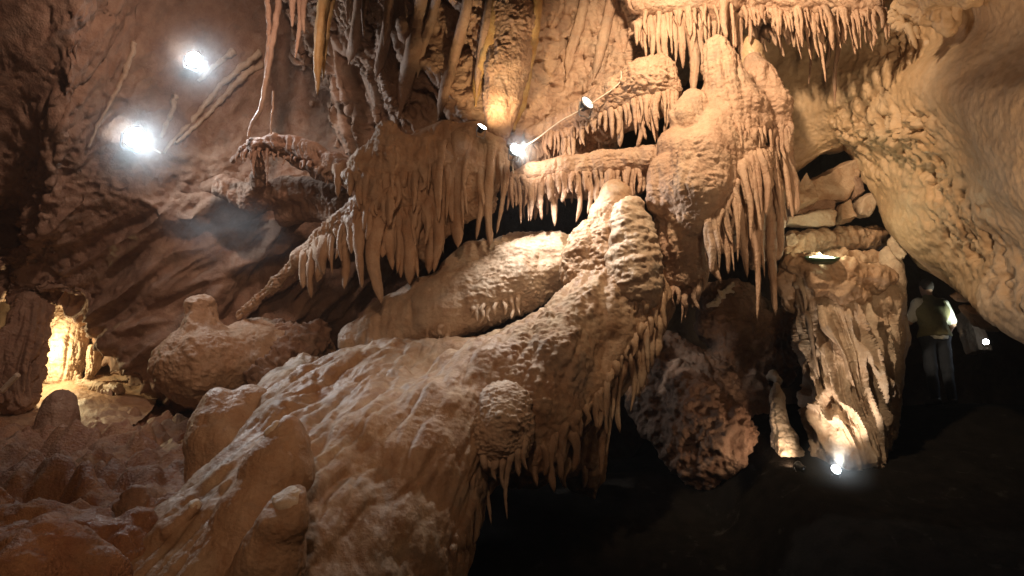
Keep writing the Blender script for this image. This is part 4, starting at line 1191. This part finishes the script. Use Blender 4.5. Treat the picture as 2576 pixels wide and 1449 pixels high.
block('big pinkish rock slab with a flat face, topmost behind the ribbed column', [(2045, 392, 9.0), (2130, 378, 9.0), (2168, 385, 9.0), (2166, 440, 8.9), (2140, 500, 8.8), (2010, 515, 8.8), (2005, 470, 8.8), (2036, 455, 8.9)], 0.5, 311)
block('smaller pinkish slab leaning against the big flat faced one', [(2010, 455, 8.75), (2030, 430, 8.8), (2052, 455, 8.75), (2060, 500, 8.7), (2005, 520, 8.7)], 0.3, 312)
block('narrow flat slab lit yellowish under the big flat faced one', [(1985, 545, 8.7), (2090, 528, 8.7), (2100, 535, 8.7), (2102, 566, 8.65), (2060, 568, 8.6), (1985, 562, 8.6)], 0.35, 313, 'pale')
block('brown slab edge above the narrow yellowish slab', [(1990, 515, 8.85), (2080, 500, 8.9), (2105, 505, 8.9), (2100, 530, 8.85), (1990, 540, 8.8)], 0.4, 314, 'wall')
block('upright grey stone wedged at the right of the slabs', [(2170, 500, 8.75), (2198, 484, 8.75), (2210, 498, 8.75), (2192, 545, 8.7), (2168, 535, 8.7)], 0.25, 315, 'pale')
block('small tilted stone between the slabs and the upright grey one', [(2115, 512, 8.75), (2140, 500, 8.75), (2160, 545, 8.7), (2120, 552, 8.7)], 0.25, 316)
block('rounded cream stone just left of the green rimmed lamp', [(1975, 590, 8.5), (2000, 582, 8.5), (2012, 600, 8.45), (2000, 620, 8.45), (1978, 618, 8.45)], 0.2, 317, 'pale')
block('small dark stone in the joint right of the big flat faced slab', [(2150, 440, 8.9), (2172, 445, 8.9), (2180, 480, 8.85), (2150, 500, 8.85)], 0.2, 318, 'wall')
block('pale sliver of stone hanging in the crack left of the passage', [(2245, 586, 8.4), (2258, 590, 8.4), (2288, 640, 8.2), (2292, 656, 8.2), (2280, 654, 8.2)], 0.12, 319, 'pale', group=None)
block('layered brown stone under the right wall beside the person', [(2385, 742, 8.0), (2440, 735, 7.8), (2470, 752, 7.7), (2455, 765, 7.7), (2400, 755, 7.9)], 0.3, 320, 'flow', group='stones under the right wall')
block('lower layered brown stone under the right wall', [(2408, 768, 8.0), (2452, 768, 7.8), (2480, 785, 7.6), (2450, 790, 7.7)], 0.3, 321, 'flow', group='stones under the right wall')
block('tall pale stone behind the small white lamp in the passage', [(2432, 778, 10.6), (2462, 770, 10.6), (2482, 830, 10.5), (2510, 880, 10.4), (2460, 880, 10.5), (2440, 820, 10.6)], 0.4, 322, 'pale', group='stones under the right wall')

# rough red rock under the tower, pale stalagmite on it
single('rock_outcrop', 'rough reddish rock outcrop in the shadow below the tower', 'rock', [
    [(1690, 960, 8.9, 60), (1740, 1020, 8.7, 76), (1800, 1090, 8.5, 82), (1840, 1140, 8.4, 70)],
    [(1700, 1080, 8.7, 60), (1740, 1150, 8.6, 56), (1770, 1190, 8.5, 30)],
    [(1860, 1130, 8.4, 60), (1900, 1180, 8.3, 50), (1920, 1220, 8.2, 34)],
    [(1780, 960, 9.2, 70), (1850, 1040, 9.0, 60)],
    [(1800, 830, 9.5, 50), (1840, 880, 9.4, 60), (1900, 900, 9.4, 60)],
    [(1690, 880, 9.3, 40), (1740, 930, 9.2, 60)],
    [(1650, 900, 9.2, 50), (1640, 1000, 9.0, 60), (1660, 1060, 8.8, 50)], [(1860, 960, 9.3, 70), (1910, 1060, 8.9, 60), (1930, 1150, 8.5, 40)], [(1820, 780, 9.9, 80), (1940, 840, 9.8, 70), (1960, 940, 9.5, 40)],
    [(1960, 1190, 8.2, 34), (1940, 1220, 8.2, 34), (1900, 1245, 8.15, 36)], [(1790, 1170, 8.4, 60), (1780, 1215, 8.4, 40)], [(1720, 1120, 8.6, 60), (1740, 1180, 8.5, 40)],
], M['wall'], dict(low=0.08, lf=1.6, A=0.05, f=4.5, rock=0.07, rof=3.4, pit=0.03, pif=6.5, pop=0.02, pf=12, fine=0.008), h=0.018, k=0.1, seed=331)
single('stalagmite', 'pale candle like stalagmite tapering between the outcrop and the ribbed column', 'stalagmite',
       [[(1952, 972, 8.1, 10), (1954, 1000, 8.1, 19), (1960, 1060, 8.05, 24), (1975, 1110, 8.0, 34), (1988, 1170, 7.9, 46), (1992, 1215, 7.85, 44)]],
       M['white'], dict(low=0.02, lf=4, A=0.015, f=6, pop=0.01, pf=12, fine=0.004), h=0.011, k=0.05, seed=335)
single('stalagmite', 'small white knob above the candle like stalagmite', 'stalagmite', [[(1936, 950, 8.4, 8), (1944, 940, 8.4, 9), (1958, 958, 8.3, 10)]], M['white'], dict(rock=0.02, rof=7), h=0.009, k=0.03, seed=336)
single('crystal_spray', 'spiky pale crystal growth on the dark rock left of the long stalactites', 'rock', [
    [(1780, 770, 9.2, 5), (1802, 762, 9.2, 7), (1815, 742, 9.15, 8), (1842, 715, 9.1, 6)], [(1815, 742, 9.15, 7), (1808, 732, 9.1, 4)], [(1830, 730, 9.1, 6), (1845, 735, 9.1, 3)]],
    M['white'], dict(rock=0.03, rof=8), h=0.009, k=0.03, seed=337)

# stalactites below the right ceiling, the longest shaped after a cast shadow
lone('dark slender spike standing in for a cast shadow under the right ceiling', 2112, 90, 2100, 265, 8, 8.45, 'wall', 'stalactites under the right ceiling')
lone('short slender stalactite just left of the dark slender one', 2085, 90, 2078, 175, 7, 8.5, 'wall', 'stalactites under the right ceiling')
lone('brown stalactite left of the short slender one under the ceiling', 2042, 90, 2034, 215, 7, 8.6, 'wall', 'stalactites under the right ceiling')

# ================================================================== lamps and cables
def spot(u, v, d, tu, tv, td, power, col, cone=90, blend=0.6, radius=0.05, name='lamp_light'):
    L = bpy.data.lights.new(name, 'SPOT'); L.energy = power; L.color = col; L.spot_size = math.radians(cone); L.spot_blend = blend
    L.shadow_soft_size = radius
    o = bpy.data.objects.new(name, L); COL.objects.link(o)
    a = P(u, v, d); b = P(tu, tv, td)
    o.location = Vector(a); o.rotation_euler = Vector(b - a).to_track_quat('-Z', 'Y').to_euler()
    return o


def point(u, v, d, power, col, radius=0.05, name='lamp_light'):
    L = bpy.data.lights.new(name, 'POINT'); L.energy = power; L.color = col; L.shadow_soft_size = radius
    o = bpy.data.objects.new(name, L); COL.objects.link(o); o.location = Vector(P(u, v, d)); return o


def lathe(prof, seg, c, ax):
    ax = np.asarray(ax) / np.linalg.norm(ax)
    a = np.cross(ax, [0, 0, 1.0]); a = a / np.linalg.norm(a); b = np.cross(ax, a)
    ph = np.linspace(0, 2 * np.pi, seg, endpoint=False)
    V = np.concatenate([c + ax * z + r * (np.cos(ph)[:, None] * a + np.sin(ph)[:, None] * b) for (r, z) in prof])
    n = len(prof)
    i = np.arange(n - 1)[:, None] * seg; j = np.arange(seg)[None, :]; j2 = (j + 1) % seg
    return V, np.stack([i + j, i + j2, i + seg + j2, i + seg + j], -1).reshape(-1, 4)


def spotlight(label, u, v, d, aim, r, lens, group='spotlights in the cave', depth=1.3, back=None):
    """round reflector lamp: finned housing, rim, domed lens, bracket; aim is a world direction"""
    c = P(u, v, d); aim = np.asarray(aim, float); aim /= np.linalg.norm(aim)
    R = px(r, d)
    root = thing('spotlight', label, 'lamp', c, group)
    V, Q = lathe([(R * 0.2, -R * depth), (R * 0.55, -R * depth), (R * 0.62, -R * depth * 0.7), (R * 0.62, -R * depth * 0.66), (R * 0.72, -R * depth * 0.55), (R * 0.72, -R * depth * 0.5), (R * 0.98, -R * 0.12), (R * 1.0, 0)], 28, c, aim)
    mesh('housing', V, Q, M['black'], root)
    V, Q = lathe([(R * 1.0, -R * 0.1), (R * 1.1, -R * 0.1), (R * 1.12, R * 0.05), (R * 1.04, R * 0.12), (R * 0.97, R * 0.04)], 28, c, aim)
    mesh('rim', V, Q, M['black'] if lens != 'dim' else M['steel'], root)
    V, Q = lathe([(R * 0.97, R * 0.02), (R * 0.8, R * 0.09), (R * 0.5, R * 0.15), (R * 0.2, R * 0.18), (0.0005, R * 0.185)], 28, c, aim)
    mesh('lens', V, Q, M[lens], root)
    s = np.cross(aim, [0, 0, 1.0]); s /= np.linalg.norm(s)
    foot = c - aim * R * depth * 0.6 - np.array([0, 0, R * 1.6])
    pts = spline([c + s * R * 1.15 - aim * R * 0.3, foot + s * R * 0.9, foot, foot - s * R * 0.9, c - s * R * 1.15 - aim * R * 0.3], 20)
    tube_obj('bracket', pts, np.full(20, R * 0.1), M['steel'], root, seg=8)
    return root


def toward(u, v, d, tu, tv, td):
    return P(tu, tv, td) - P(u, v, d)


CW = (0.90, 0.95, 1.0)
WW = (1.0, 0.62, 0.32)
WM = (1.0, 0.70, 0.42)
# the two dazzling lamps on the left wall look out across the chamber
d1 = LW.at(487, 150, 20, 10) - 0.26
spotlight('dazzling round spotlight, upper of the two on the left wall', 487, 150, d1, toward(487, 150, d1, 1300, 760, 5.0), 19, 'blaze')
spot(487 + 10, 150, d1 - 0.3, 1050, 950, 6.8, 190, CW, 52, 0.9, 0.06)
d2 = LW.at(338, 345, 20, 10) - 0.26
spotlight('dazzling spotlight, lower of the two on the left wall', 338, 345, d2, toward(338, 345, d2, 1200, 800, 5.5), 24, 'blaze')
spot(338 + 14, 345, d2 - 0.3, 950, 1050, 6.2, 190, CW, 52, 0.9, 0.06)
# pair by the glowing tongue
spotlight('small bright lamp left of the glowing flowstone tongue', 1213, 319, 8.02, toward(1213, 319, 8.05, 1330, 60, 7.8) + np.array([0.3, -0.45, 0.0]), 12, 'lit')
spot(1222, 316, 7.93, 1270, 120, 8.55, 42, (1.0, 0.66, 0.33), 105, 0.8, 0.03)
spotlight('small bright lamp right of the glowing flowstone tongue', 1297, 376, 8.05, toward(1297, 376, 8.05, 1420, 330, 7.6) + np.array([0.1, -0.5, 0.1]), 15, 'lit')
spot(1308, 380, 7.72, 1470, 720, 7.2, 150, (1.0, 0.93, 0.85), 120, 0.7, 0.03)
spot(1304, 374, 7.95, 1450, 400, 8.4, 20, (1.0, 0.80, 0.62), 130, 0.8, 0.03)
# third lamp, seen almost edge on
spotlight('pale oval lamp seen nearly edge on above the upper shelf', 1478, 258, 8.1, RGT * 0.55 - FWD * 0.62 + UPV * 0.42, 18, 'dim')
spot(1490, 250, 7.95, 1720, 150, 7.0, 12, WW, 100, 0.7, 0.04)
# floor lamp, green rimmed lamp, far lamp
spotlight('floor spotlight in the dark at the foot of the ribbed column', 2103, 1181, 7.25, UPV * 0.55 - FWD * 0.6 + RGT * 0.1, 12, 'lit')
spot(2110, 1172, 7.2, 2135, 940, 8.0, 62, (1.0, 0.78, 0.58), 62, 0.7, 0.03)
spotlight('small dark floodlight beside the candle like stalagmite, turned away to the left', 2006, 1174, 7.45, toward(2006, 1174, 7.45, 1850, 1120, 8.3), 13, 'dim', depth=1.6)
spot(1996, 1170, 7.5, 1850, 1090, 8.4, 14, (1.0, 0.66, 0.42), 100, 0.8, 0.03)
gl = thing('dish_lamp', 'green rimmed dish lamp lying on the rock ledge shining backwards', 'lamp', P(2068, 652, 7.95), 'spotlights in the cave')
c = P(2068, 650, 7.9); ax = UPV * 0.9 - FWD * 0.1
V, Q = lathe([(0.02, -0.06), (0.10, -0.06), (0.165, -0.02), (0.18, 0.0), (0.18, 0.015), (0.165, 0.015), (0.15, 0.0)], 32, c, ax)
mesh('dish', V, Q, plain('green_enamel', (0.05, 0.09, 0.05), 0.4, noise=0.15), gl)
V, Q = lathe([(0.15, 0.002), (0.1, 0.02), (0.05, 0.028), (0.0005, 0.03)], 32, c, ax)
mesh('lens', V, Q, M['green'], gl)
point(2072, 632, 8.02, 5, (1.0, 0.97, 0.62), 0.05)
spotlight('tiny white lamp far inside the passage behind the person', 2480, 860, 10.0, -FWD * 1.0 - RGT * 0.75 + UPV * 0.15, 7, 'lit')
spot(2468, 842, 9.8, 2385, 775, 10.15, 34, (0.92, 1.0, 0.82), 50, 0.9, 0.04)

CWN = 'cables between the lamps'
def cable(label, pts, r=0.008, key='curtain', off=0.02, dd=None):
    f = FRONTS[key]
    return strand('cable', label, 'cable', pts, r, M['cable'], (lambda u, v: dd) if dd else (lambda u, v: f.at(u, v, 8, 8.5) - off), group=CWN, taper=False, rough=0.0, n=50)


cable('white cable running from the right small lamp up to the oval lamp', [(1305, 372), (1340, 356), (1375, 330), (1410, 304), (1440, 288), (1472, 268)], 0.0075, dd=8.1)
cable('white cable climbing from the oval lamp towards the upper shelf', [(1486, 262), (1510, 245), (1540, 225), (1560, 205), (1563, 180)], 0.007, dd=8.02)
cable('short cable stub hanging below the right small lamp', [(1296, 385), (1290, 410), (1292, 436)], 0.008, dd=8.1)
cable('thin cable joining the lower spotlight to the slanting ridges', [(356, 362), (380, 372), (405, 385)], 0.012, key='left', off=0.12)
# white pole by the left edge
strand('marker_post', 'short pale post leaning at the far left edge in front of the grey column', 'post', [(2, 985), (22, 965), (46, 942)], px(7, 9.6), M['white'], lambda u, v: 9.7, taper=False, rough=0, n=12)

# ================================================================== the person
def person():
    feet = P(2372, 985, 9.9)
    gz = ground_z(feet[0], feet[1]); base = np.array([feet[0], feet[1], gz])
    H = 1.74
    def B(x, y, z): return base + np.array([x, y, z])
    # stands facing away, up the passage, head turned a little to the right, left hand raised before the face
    C = lambda a, b, ra, rb: ('C', B(*a), B(*b), ra, rb)
    legs = [C((-0.10, 0, 0.92), (-0.11, 0.01, 0.50), 0.088, 0.062), C((-0.11, 0.01, 0.50), (-0.12, -0.02, 0.09), 0.060, 0.042),
            C((0.10, 0, 0.92), (0.12, 0.04, 0.50), 0.088, 0.062), C((0.12, 0.04, 0.50), (0.12, 0.01, 0.09), 0.060, 0.042)]
    torso = [C((-0.07, 0, 0.95), (0.07, 0, 0.95), 0.12, 0.12), C((0, 0.0, 0.98), (0, 0.0, 1.15), 0.14, 0.14), C((-0.08, 0, 1.28), (0.08, 0, 1.28), 0.13, 0.13), C((-0.145, 0, 1.40), (0.145, 0, 1.40), 0.065, 0.065), C((0, 0, 1.42), (0.005, 0.02, 1.54), 0.062, 0.056)]
    head = [('E', B(0.01, 0.045, 1.645), (np.array([1.0, 0, 0]), np.array([0, 1.0, 0]), np.array([0, 0, 1.0])), (0.078, 0.098, 0.118)),
            C((0.01, 0.10, 1.59), (0.01, 0.125, 1.575), 0.04, 0.03), C((0.012, 0.14, 1.635), (0.012, 0.158, 1.62), 0.012, 0.015),
            C((-0.070, 0.04, 1.655), (-0.072, 0.03, 1.625), 0.016, 0.012), C((0.090, 0.04, 1.655), (0.092, 0.03, 1.625), 0.016, 0.012)]
    aL = [C((-0.185, 0, 1.40), (-0.27, 0.08, 1.17), 0.05, 0.042), C((-0.27, 0.08, 1.17), (-0.22, 0.28, 1.36), 0.042, 0.028)]
    aR = [C((0.185, 0, 1.40), (0.255, -0.02, 1.11), 0.05, 0.042), C((0.255, -0.02, 1.11), (0.24, 0.16, 0.93), 0.042, 0.028)]
    def hand(w, dr, up, s):
        w = np.array(w); dr = np.array(dr) / np.linalg.norm(dr); up = np.array(up) / np.linalg.norm(up); sd = np.cross(dr, up)
        o = []
        p0 = w + dr * 0.02
        for k in range(4):
            kx = (k - 1.5) * 0.02
            o.append(C(tuple(p0), tuple(w + dr * 0.085 + sd * kx), 0.02, 0.011))
            L = (0.06, 0.072, 0.068, 0.052)[k]
            m = w + dr * (0.085 + L * 0.5) + sd * kx * 1.1 - up * 0.008; e = w + dr * (0.085 + L * 0.85) + sd * kx * 1.1 - up * 0.034
            o.append(C(tuple(w + dr * 0.085 + sd * kx), tuple(m), 0.0095, 0.0085)); o.append(C(tuple(m), tuple(e), 0.0085, 0.007))
        o.append(C(tuple(w + dr * 0.03 + sd * 0.025 * s), tuple(w + dr * 0.06 + sd * 0.055 * s - up * 0.015), 0.012, 0.010))
        o.append(C(tuple(w + dr * 0.06 + sd * 0.055 * s - up * 0.015), tuple(w + dr * 0.09 + sd * 0.055 * s - up * 0.03), 0.010, 0.008))
        return o
    hands = hand((-0.22, 0.28, 1.36), (0.15, 0.25, 0.9), (0.4, 0.9, -0.2), 1) + hand((0.24, 0.16, 0.93), (-0.05, 0.75, -0.6), (-0.3, 0.5, 0.6), -1)
    feet_ = [C((-0.12, -0.04, 0.05), (-0.135, 0.15, 0.035), 0.045, 0.036), C((0.12, 0.0, 0.05), (0.14, 0.19, 0.035), 0.045, 0.036)]
    skin = plain('skin', (0.42, 0.26, 0.18), 0.55, noise=0.08)
    root = thing('person', 'person seen from behind in a khaki vest, white tee and dark jeans, one hand raised', 'person', base)
    V, Q = implicit(None, 0.0085, 0.035, prims=legs + torso + head + aL + aR + feet_)
    # hands kept crisp: same field, small blend
    pr = legs + torso + head + aL + aR + feet_
    lo = V.min(0) - 0.1; hi = V.max(0) + 0.1
    fd = Field(lo, hi, 0.0075)
    for p in pr:
        if p[0] == 'E': fd.ell(p[1], p[2], p[3], 0.03)
        else: fd.cone(p[1], p[2], p[3], p[4], 0.035)
    for p in hands: fd.cone(p[1], p[2], p[3], p[4], 0.006)
    V, Q = fd.surf(); V = relax(V, Q, 1)
    mesh('body', V, Q, skin, root)
    def cloth(name, prims, mat, k, cuts, h=0.009, wr=0.008, seed=1, par=root):
        V, Q = implicit(None, h, k, cuts, prims)
        V = relax(V, Q, 1); n = normals(V, Q)
        V = V + n * (wr * fbm(V * np.array([9, 9, 5.0]), 3, seed))[:, None]
        return mesh(name, V, Q, mat, par)
    g = lambda p, dr: ('C', p[1], p[2], p[3] + dr, p[4] + dr) if p[0] == 'C' else ('E', p[1], p[2], tuple(x + dr for x in p[3]))
    Z = np.array([0, 0, 1.0])
    cloth('jeans', [g(p, 0.018) for p in legs] + [g(torso[0], 0.016)], plain('jeans_blue', (0.03, 0.04, 0.06), 0.85, noise=0.25), 0.04, [(B(0, 0, 1.0), Z, 0.01), (B(0, 0, 0.07), -Z, 0.01)], wr=0.006, seed=3)
    tee = [g(p, 0.016) for p in torso[:4]] + [C((-0.18, 0, 1.40), (-0.25, 0.06, 1.22), 0.075, 0.072), C((0.18, 0, 1.40), (0.245, -0.015, 1.16), 0.078, 0.078)]
    cloth('tee_shirt', tee, plain('white_cotton', (0.62, 0.64, 0.58), 0.85, noise=0.1), 0.05, [(B(0, 0, 0.88), -Z, 0.01)], seed=4)
    vest = [g(p, 0.032) for p in torso[:3]] + [C((-0.13, 0, 1.40), (0.13, 0, 1.40), 0.085, 0.085), C((0, 0, 1.42), (0, 0.01, 1.485), 0.078, 0.07)]
    cloth('vest', vest, plain('khaki_cloth', (0.20, 0.19, 0.10), 0.9, noise=0.2), 0.05, [(B(0, 0, 0.93), -Z, 0.01)], wr=0.009, seed=5)
    hair = [('E', B(0.01, 0.030, 1.668), (np.array([1.0, 0, 0]), np.array([0, 1.0, 0]), np.array([0, 0, 1.0])), (0.085, 0.100, 0.108))]
    cloth('hair', hair, plain('dark_hair', (0.05, 0.04, 0.035), 0.8, noise=0.3), 0.02, [(B(0.01, 0.075, 1.66), np.array([0.25, 1.0, -0.55]), 0.01), (B(0, 0, 1.59), -Z, 0.01)], h=0.007, wr=0.006, seed=6)
    for sx, p in ((-1, feet_[0]), (1, feet_[1])):
        cloth('shoe', [g(p, 0.012)], M['black'], 0.01, [(B(0, 0, 0.004), -Z, 0.004)], wr=0.0, seed=7)
    # phone in the raised hand
    return root


person()

# ================================================================== light from outside the view, partly added fill
spot(1640, -360, 6.2, 1780, 250, 8.0, 520, (1.0, 0.72, 0.45), 108, 0.8, 0.10, 'unseen_overhead_light')
spot(3150, 760, 2.2, 2400, 240, 5.8, 400, (1.0, 0.67, 0.39), 66, 0.9, 0.2, 'floor_lamp_light')
spot(1000, -1500, 2.6, 1020, 660, 7.4, 200, (1.0, 0.58, 0.34), 66, 0.9, 0.25, 'unseen_overhead_light')  # added warm fill on the drapery and slope
spot(620, -500, 6.4, 380, 480, 10.0, 330, (1.0, 0.66, 0.50), 85, 0.9, 0.15, 'unseen_overhead_light')  # added fill for the left wall
spot(250, -500, 1.6, 350, 1080, 7.0, 105, (1.0, 0.57, 0.32), 76, 0.9, 0.2, 'unseen_overhead_light')  # added second fill to brighten the stumps and lower left
point(2486, 842, 9.95, 1.0, CW, 0.04)
point(96, 868, 10.95, 60, (1.0, 0.78, 0.42), 0.05, 'alcove_lamp_light')

def halo_haze():  # thin haze added to give the lamps a halo
    x0, x1, y0, y1, z0, z1 = -15.5, 13.5, -5, 17.5, -1.6, 14.5
    me = bpy.data.meshes.new('halo_haze')
    me.from_pydata([(x, y, z) for x in (x0, x1) for y in (y0, y1) for z in (z0, z1)], [], [(0, 1, 3, 2), (4, 6, 7, 5), (0, 4, 5, 1), (2, 3, 7, 6), (0, 2, 6, 4), (1, 5, 7, 3)])
    o = bpy.data.objects.new('halo_haze', me); COL.objects.link(o); o['kind'] = 'stuff'
    m = bpy.data.materials.new('halo_haze'); m.use_nodes = True
    nt = m.node_tree; nt.nodes.remove(nt.nodes['Principled BSDF'])
    p = nt.nodes.new('ShaderNodeVolumePrincipled'); p.inputs['Density'].default_value = 0.0025; p.inputs['Color'].default_value = (0.9, 0.92, 0.95, 1)
    nt.links.new(p.outputs[0], nt.nodes['Material Output'].inputs['Volume']); me.materials.append(m)


halo_haze()


def glow_mist(loc, scale, dens, noisy=True, rot=0.25):
    # added vapour standing in for the lens bloom round the lamps
    me = bpy.data.meshes.new('glow_mist')
    n, m = 24, 14
    v = [(math.sin(math.pi * j / m) * math.cos(2 * math.pi * i / n), math.sin(math.pi * j / m) * math.sin(2 * math.pi * i / n), math.cos(math.pi * j / m)) for j in range(1, m) for i in range(n)] + [(0, 0, 1), (0, 0, -1)]
    f = [((j * n) + i, (j * n) + (i + 1) % n, ((j + 1) * n) + (i + 1) % n, ((j + 1) * n) + i) for j in range(m - 2) for i in range(n)]
    t = len(v) - 2
    f += [(t, (i + 1) % n, i) for i in range(n)] + [(t + 1, (m - 2) * n + i, (m - 2) * n + (i + 1) % n) for i in range(n)]
    me.from_pydata(v, [], [q[::-1] for q in f])
    o = bpy.data.objects.new('glow_mist', me); COL.objects.link(o); o['kind'] = 'stuff'
    o.location = Vector(loc); o.scale = scale; o.rotation_euler = (0, rot, 0)
    mt = bpy.data.materials.new('glow_mist'); mt.use_nodes = True
    nt = mt.node_tree; N = nt.nodes; L = nt.links; N.remove(N['Principled BSDF'])
    tc = N.new('ShaderNodeTexCoord')
    ln = N.new('ShaderNodeVectorMath'); ln.operation = 'LENGTH'; L.new(tc.outputs['Object'], ln.inputs[0])
    fo = N.new('ShaderNodeMapRange'); fo.interpolation_type = 'SMOOTHSTEP'
    for k, val in ((1, 1.0), (2, 0.15), (3, 0.0), (4, 1.0)): fo.inputs[k].default_value = val
    L.new(ln.outputs['Value'], fo.inputs[0])
    no = N.new('ShaderNodeTexNoise'); no.inputs['Scale'].default_value = 1.7; no.inputs['Detail'].default_value = 3; L.new(tc.outputs['Object'], no.inputs['Vector'])
    r2 = N.new('ShaderNodeMapRange'); r2.inputs[1].default_value = 0.42 if noisy else -1.5; r2.inputs[2].default_value = 0.72; r2.inputs[4].default_value = dens; L.new(no.outputs['Fac'], r2.inputs[0])
    mu = N.new('ShaderNodeMath'); mu.operation = 'MULTIPLY'; L.new(fo.outputs[0], mu.inputs[0]); L.new(r2.outputs[0], mu.inputs[1])
    p = N.new('ShaderNodeVolumePrincipled'); p.inputs['Color'].default_value = (0.80, 0.90, 0.97, 1); L.new(mu.outputs[0], p.inputs['Density'])
    L.new(p.outputs[0], N['Material Output'].inputs['Volume']); me.materials.append(mt)


glow_mist(P(565, 575, 8.3), (0.95, 0.8, 0.55), 0.36)  # added bluish patch left of the drapery
glow_mist(P(487, 150, d1 - 0.12), (0.85, 0.7, 0.85), 0.24, False)
glow_mist(P(338, 345, d2 - 0.12), (0.95, 0.75, 0.9), 0.26, False)
glow_mist(P(2103, 1181, 7.15), (0.42, 0.4, 0.42), 1.0, False)
glow_mist(P(1300, 376, 7.95), (0.3, 0.3, 0.3), 0.9, False)
W = bpy.data.worlds.new('World'); SC.world = W; W.use_nodes = True
bg = W.node_tree.nodes['Background']
bg.inputs[0].default_value = (1.0, 0.62, 0.42, 1); bg.inputs[1].default_value = 0.005

cam = bpy.data.cameras.new('camera'); co = bpy.data.objects.new('camera', cam); COL.objects.link(co)
co.location = Vector(CAM); co.rotation_euler = (math.radians(90) + PITCH, 0, 0)
cam.sensor_width = 36; cam.lens = 36 * F / 2576; cam.clip_start = 0.05; cam.clip_end = 200
SC.camera = co
vs = SC.view_settings
vs.view_transform = 'Standard'; vs.look = 'None'; vs.gamma = 1; vs.exposure = 0.45
SC.cycles.use_denoising = True; SC.cycles.use_adaptive_sampling = True; SC.cycles.adaptive_threshold = 0.02; SC.cycles.volume_bounces = 0
SC.cycles.max_bounces = 5; SC.cycles.diffuse_bounces = 4
SC.cycles.sample_clamp_indirect = 4.0
for o in bpy.data.objects:
    if '_w' in o: del o['_w']
print('BUILD', round(time.time() - T0, 1), 's', sum(len(m.vertices) for m in bpy.data.meshes))
